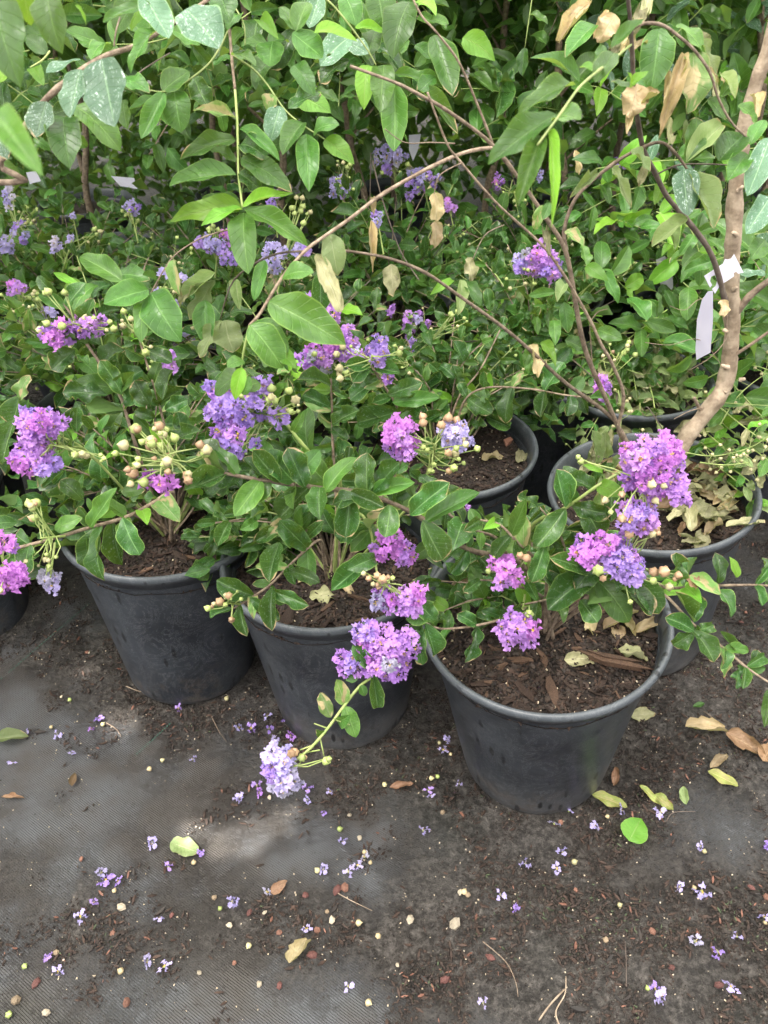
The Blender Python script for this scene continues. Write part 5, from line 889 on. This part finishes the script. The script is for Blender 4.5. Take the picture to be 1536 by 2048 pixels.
FL = [(403, 1713, 'vio'), (340, 1740, 'vio'), (307, 1692, 'lav'), (215, 1768, 'vio'), (240, 1770, 'vio'), (190, 1812, 'vio'), (166, 1840, 'lav'), (205, 1752, 'old'), (100, 1922, 'vio'), (122, 1948, 'lav'), (332, 1940, 'lav'), (298, 1928, 'old'), (467, 1810, 'lav'), (322, 1846, 'lav'), (615, 1865, 'lav'), (688, 1690, 'lav'), (650, 1635, 'vio'), (660, 1592, 'vio'), (617, 1586, 'vio'), (616, 1607, 'lav'),
      (520, 1592, 'pur'), (515, 1578, 'pur'), (479, 1602, 'lav'), (388, 1526, 'lav'), (360, 1424, 'vio'), (185, 1466, 'pur'), (201, 1446, 'vio'), (58, 1471, 'vio'), (118, 1476, 'vio'), (146, 1514, 'lav'), (27, 1533, 'lav'), (478, 1463, 'lav'), (505, 1464, 'pur'), (536, 1440, 'vio'), (540, 1465, 'vio'), (550, 1488, 'lav'), (583, 1480, 'pur'), (573, 1450, 'vio'), (697, 1978, 'lav'), (535, 1790, 'old'),
      (730, 1720, 'old'), (716, 1738, 'lav'), (698, 1750, 'lav'), (648, 1745, 'lav'), (847, 1668, 'lav'), (857, 1588, 'vio'), (863, 1600, 'lav'), (918, 1575, 'vio'), (893, 1487, 'vio'), (886, 1508, 'lav'), (1136, 1630, 'vio'), (1187, 1660, 'vio'), (1240, 1628, 'vio'), (1318, 1632, 'vio'), (1107, 1655, 'old'), (1124, 1712, 'lav'), (1050, 1735, 'lav'), (1112, 1745, 'lav'), (1000, 1797, 'vio'), (1030, 1823, 'vio'),
      (1398, 1700, 'vio'), (1357, 1780, 'lav'), (1400, 1790, 'lav'), (1387, 1890, 'old'), (1432, 1912, 'vio'), (1470, 1880, 'lav'), (1525, 1842, 'lav'), (1316, 2000, 'vio'), (1308, 1985, 'vio'), (1458, 1983, 'vio'), (965, 2012, 'lav'), (1534, 1700, 'vio')]
SPECIAL = {0: 'deep violet blossom at the tip of the pale green leaf', 1: 'large violet blossom in front of the pale green leaf', 20: 'purple blossom pair hanging low beside the lowest lavender head', 61: 'small violet blossom in the mud beside the bright seed capsule', 67: 'largest fallen blossom, violet with a yellow capsule, at the bottom of the mud', 58: 'violet blossom alone on the wet cloth in front of the nearest pot'}
ORD = 'first second third fourth fifth sixth seventh eighth ninth tenth eleventh twelfth thirteenth fourteenth fifteenth sixteenth seventeenth eighteenth nineteenth twentieth'.split()
def number(objs):
    by = {}
    for px, o in objs: by.setdefault(o['label'], []).append((px, o))
    for lab, v in by.items():
        if len(v) > 1:
            v.sort(key=lambda q: q[0])
            for i, (_, o) in enumerate(v): o['label'] = lab + ', ' + (ORD[i] + ' from the left' if i < 19 else 'beyond the nineteenth')
def zone(px, py):
    if py < 1640 and px < 700: return 'between front pots and sun patches'
    if px < 768: return 'on woven cloth before the sun patches'
    if px < 1080: return 'on damp cloth around the nearest pot'
    return 'on wet mud beside the nearest pot'
LN = {'vio': 'crumpled violet', 'lav': 'crumpled lavender', 'old': 'faded greyish lilac', 'pur': 'crumpled purple'}
NUM = []
for i, (px, py, tn) in enumerate(FL):
    tn = {'vio': 'lav', 'pur': 'vio'}.get(tn, tn) if R.random() < .45 else tn; s = R.uniform(.017, .026); p = gp(px, py, .006); z = zone(px, py); lab = SPECIAL.get(i) or ('%s blossom fallen %s' % (LN[tn], z))
    o = thing('fallen_blossom', lab, 'blossom', p, None if i in SPECIAL else '%s blossoms fallen %s' % (LN[tn], z), R.choice(LONE)); o.matrix_world = frame(p, rv(1).cross(Vector((0, 0, 1))), Vector((R.gauss(0, .9), R.gauss(0, .9), 1)), s * 1.15, s * R.uniform(.7, 1.2), s * .6)
    o.material_slots[0].link = 'OBJECT'; o.material_slots[0].material = PET[tn]; NUM.append((px, o))
for (px, py) in [(390, 1735), (205, 1458), (103, 1463), (145, 1403), (305, 1542), (323, 1528), (453, 1408), (445, 1826), (230, 1792), (50, 1935), (249, 1950), (18, 2035), (880, 1490), (900, 1513), (858, 1563), (878, 1563), (1142, 1732), (1233, 1818), (1405, 1713), (1388, 1787), (1525, 1855), (1295, 1988), (732, 2007), (1535, 1925), (755, 1880), (502, 1892), (925, 1795), (725, 1710), (740, 1735), (675, 1665), (1217, 1640), (770, 1572), (640, 1750), (712, 1852)]:
    s = R.uniform(.007, .011); p = gp(px, py, .004); z = zone(px, py)
    o = thing('seed_capsule', 'small yellow green capsule dropped ' + z, 'seed capsule', p, 'yellow green capsules dropped ' + z, BUD[R.choice(['green', 'cream', 'tan', 'tan'])]); t = Vector((R.gauss(0, 1), R.gauss(0, 1), .2)).normalized(); o.matrix_world = frame(p, t.orthogonal(), t, s, s, s); NUM.append((px, o))
PEB = [mesh_from('pebble', *pebble(s)[:2], None, [MAT('pebble_%d' % s, c1, .7, c2, 80, .001)], False) for s, (c1, c2) in enumerate([(C(.17, .075, .05), C(.26, .13, .09)), (C(.34, .28, .2), C(.48, .42, .32)), (C(.09, .035, .03), C(.16, .065, .055)), (C(.2, .14, .09), C(.3, .23, .15))])]
PN = ['rust red', 'pale cream', 'dark red', 'tan']
for (px, py, s, c) in [(910, 1855, .024, 1), (820, 1845, .018, 1), (1302, 1868, .014, 0), (245, 1820, .018, 1), (165, 1722, .010, 0), (228, 1872, .012, 0), (255, 2010, .016, 0), (626, 1915, .018, 2), (612, 1795, .016, 2), (560, 1870, .012, 0), (635, 1865, .014, 0), (920, 1790, .012, 1), (935, 1795, .012, 3), (460, 1855, .012, 1), (35, 2005, .018, 3), (75, 1970, .016, 2), (300, 1310, .012, 0), (180, 1310, .008, 1),
        (176, 1310, .012, 0), (125, 1398, .008, 1), (1530, 1800, .014, 0), (1340, 1940, .012, 2), (890, 1965, .016, 2), (530, 1830, .010, 1), (655, 1828, .010, 3), (1150, 1785, .010, 0), (400, 1950, .010, 1), (520, 1972, .012, 1), (885, 1630, .012, 3), (720, 1680, .012, 1), (700, 1635, .010, 1), (115, 1910, .012, 3), (880, 1190, 0, 0), (675, 1785, .020, 2), (690, 1780, .018, 0), (665, 1845, .014, 1), (430, 1800, .012, 3), (345, 1835, .010, 2), (500, 1830, .012, 2), (560, 1975, .012, 2), (470, 1930, .010, 0), (95, 2030, .014, 1),
        (540, 1600, .01, 1), (795, 1935, .008, 1), (980, 1920, .016, 2), (1210, 1885, .012, 3), (1435, 1975, .014, 2), (1500, 1780, .012, 2), (1180, 1580, .014, 0), (1120, 1650, .012, 0), (1490, 1230, .010, 0), (1480, 1250, .012, 2)]:
    if s:
        p = gp(px, py, s * .18); z = zone(px, py); o = thing('pebble', '%s pebble lying %s' % (PN[c], z), 'pebble', p, '%s pebbles lying %s' % (PN[c], z), PEB[c]); o.matrix_world = rotm(p, s, True, (s * 1.1, s * .85, s * .8)); NUM.append((px, o))
p = inpot('A', 876, 1192); o = thing('pebble', 'pale grey stone on the soil by the inner rim of the nearest pot', 'pebble', p, None, PEB[1]); o.matrix_world = rotm(p + Vector((0, 0, .006)), .024)
number(NUM)
# twigs
for (L, r, lab, mt) in [([(610, 2060), (690, 2010), (722, 1965), (728, 1955)], .0016, 'forked straw coloured twig at the bottom of the cloth', 'trunk'), ([(965, 1890), (1010, 1930), (1030, 1970), (1035, 2000)], .0011, 'thin brown stalk bent over the wet cloth', 'bark'), ([(672, 1790), (700, 1806), (745, 1828)], .0009, 'straight straw stalk lying beside dark red pebbles', 'trunk'), ([(1250, 1980), (1250, 1930), (1248, 1890)], .0008, 'thin dark stalk lying in the mud', 'dark'),
        ([(215, 1452), (235, 1465), (245, 1480)], .0009, 'short brown stalk beside two small blossoms', 'bark'), ([(425, 1440), (440, 1470), (455, 1490)], .0009, 'thin red brown stalk in front of the water-marked pot', 'bark'), ([(1330, 1650), (1345, 1632), (1388, 1630)], .001, 'dark stalk beside the yellow and orange leaf', 'dark'), ([(255, 1380), (275, 1388), (300, 1395)], .0012, 'pale stalk pointing at the water-marked pot base', 'trunk'), ([(1405, 1430), (1430, 1450), (1450, 1475)], .001, 'brown stalk above the crumpled tan leaf', 'bark')]:
    if lab.startswith('forked'):
        L = [(1118, 2060), (1110, 2030), (1128, 1995), (1130, 1960)]
    P = [gp(x, y, .004 + r) for x, y in L]; o = thing('twig', lab, 'twig', P[0]); branch(o, P, r, r * .6, mt, 'stalk', 5)
    if lab.startswith('forked'):
        branch(o, [gp(1076, 2048, .008), gp(1100, 2015, .007), gp(1128, 1985, .006)], r, r, mt, 'stalk', 5)
# crumbs, bark fragments and grit: countless
def scatter(name, n, temps, mat, s0, s1, thr, zz, flat=True, x0=-1.3, x1=1.5, y0=.3, y1=1.9):
    xf = []; k = 0
    while len(xf) < n and k < n * 30:
        k += 1; x = R.uniform(x0, x1); y = y0 + (y1 - y0) * R.random() ** 1.3
        if abs(x) > .32 + y * .62: continue
        if any(math.hypot(x - POTS[q][0], y - POTS[q][1]) < PB + .003 for q in 'ABCDEKGHIJ'): continue
        q_ = dirt(x, y) * .62 + (noise.noise(Vector((x * 7, y * 7, 21))) * .6 + noise.noise(Vector((x * 19, y * 19, 4))) * .45)
        if q_ < thr + .28 + R.uniform(0, .45): continue
        s = s0 + (s1 - s0) * R.random() ** 2.2; xf.append((R.randrange(5), rotm(Vector((x, y, gz(x, y) + s * zz)), s, flat)))
    mass(name, temps, xf, mat)
scatter('dirt_crumbs', 34000, CR_, CRUMB, .0012, .0055, .12, .3, False)
scatter('fine_dirt', 26000, CR_, CRUMB, .0006, .0022, -.75, .2, False)
scatter('bark_fragments', 7000, CH_, BCHIP, .003, .016, .05, .12)
scatter('wood_bits', 420, CH_, MAT('wood_bits_blackish', C(.008, .006, .005), .7, C(.03, .022, .018), 50), .008, .026, .1, .10)
scatter('reddish_bark', 500, CH_, MAT('bark_reddish', C(.10, .04, .025), .7, C(.2, .09, .06), 50), .004, .014, .1, .15)
scatter('pale_grit', 3200, CR_, CRUML, .0008, .0034, -.25, .3, False)
scatter('mossy_bits', 900, CH_, MAT('moss_bits', C(.035, .055, .025), .8, C(.08, .10, .05), 50), .003, .009, .35, .15)
print('objects', len(bpy.data.objects))
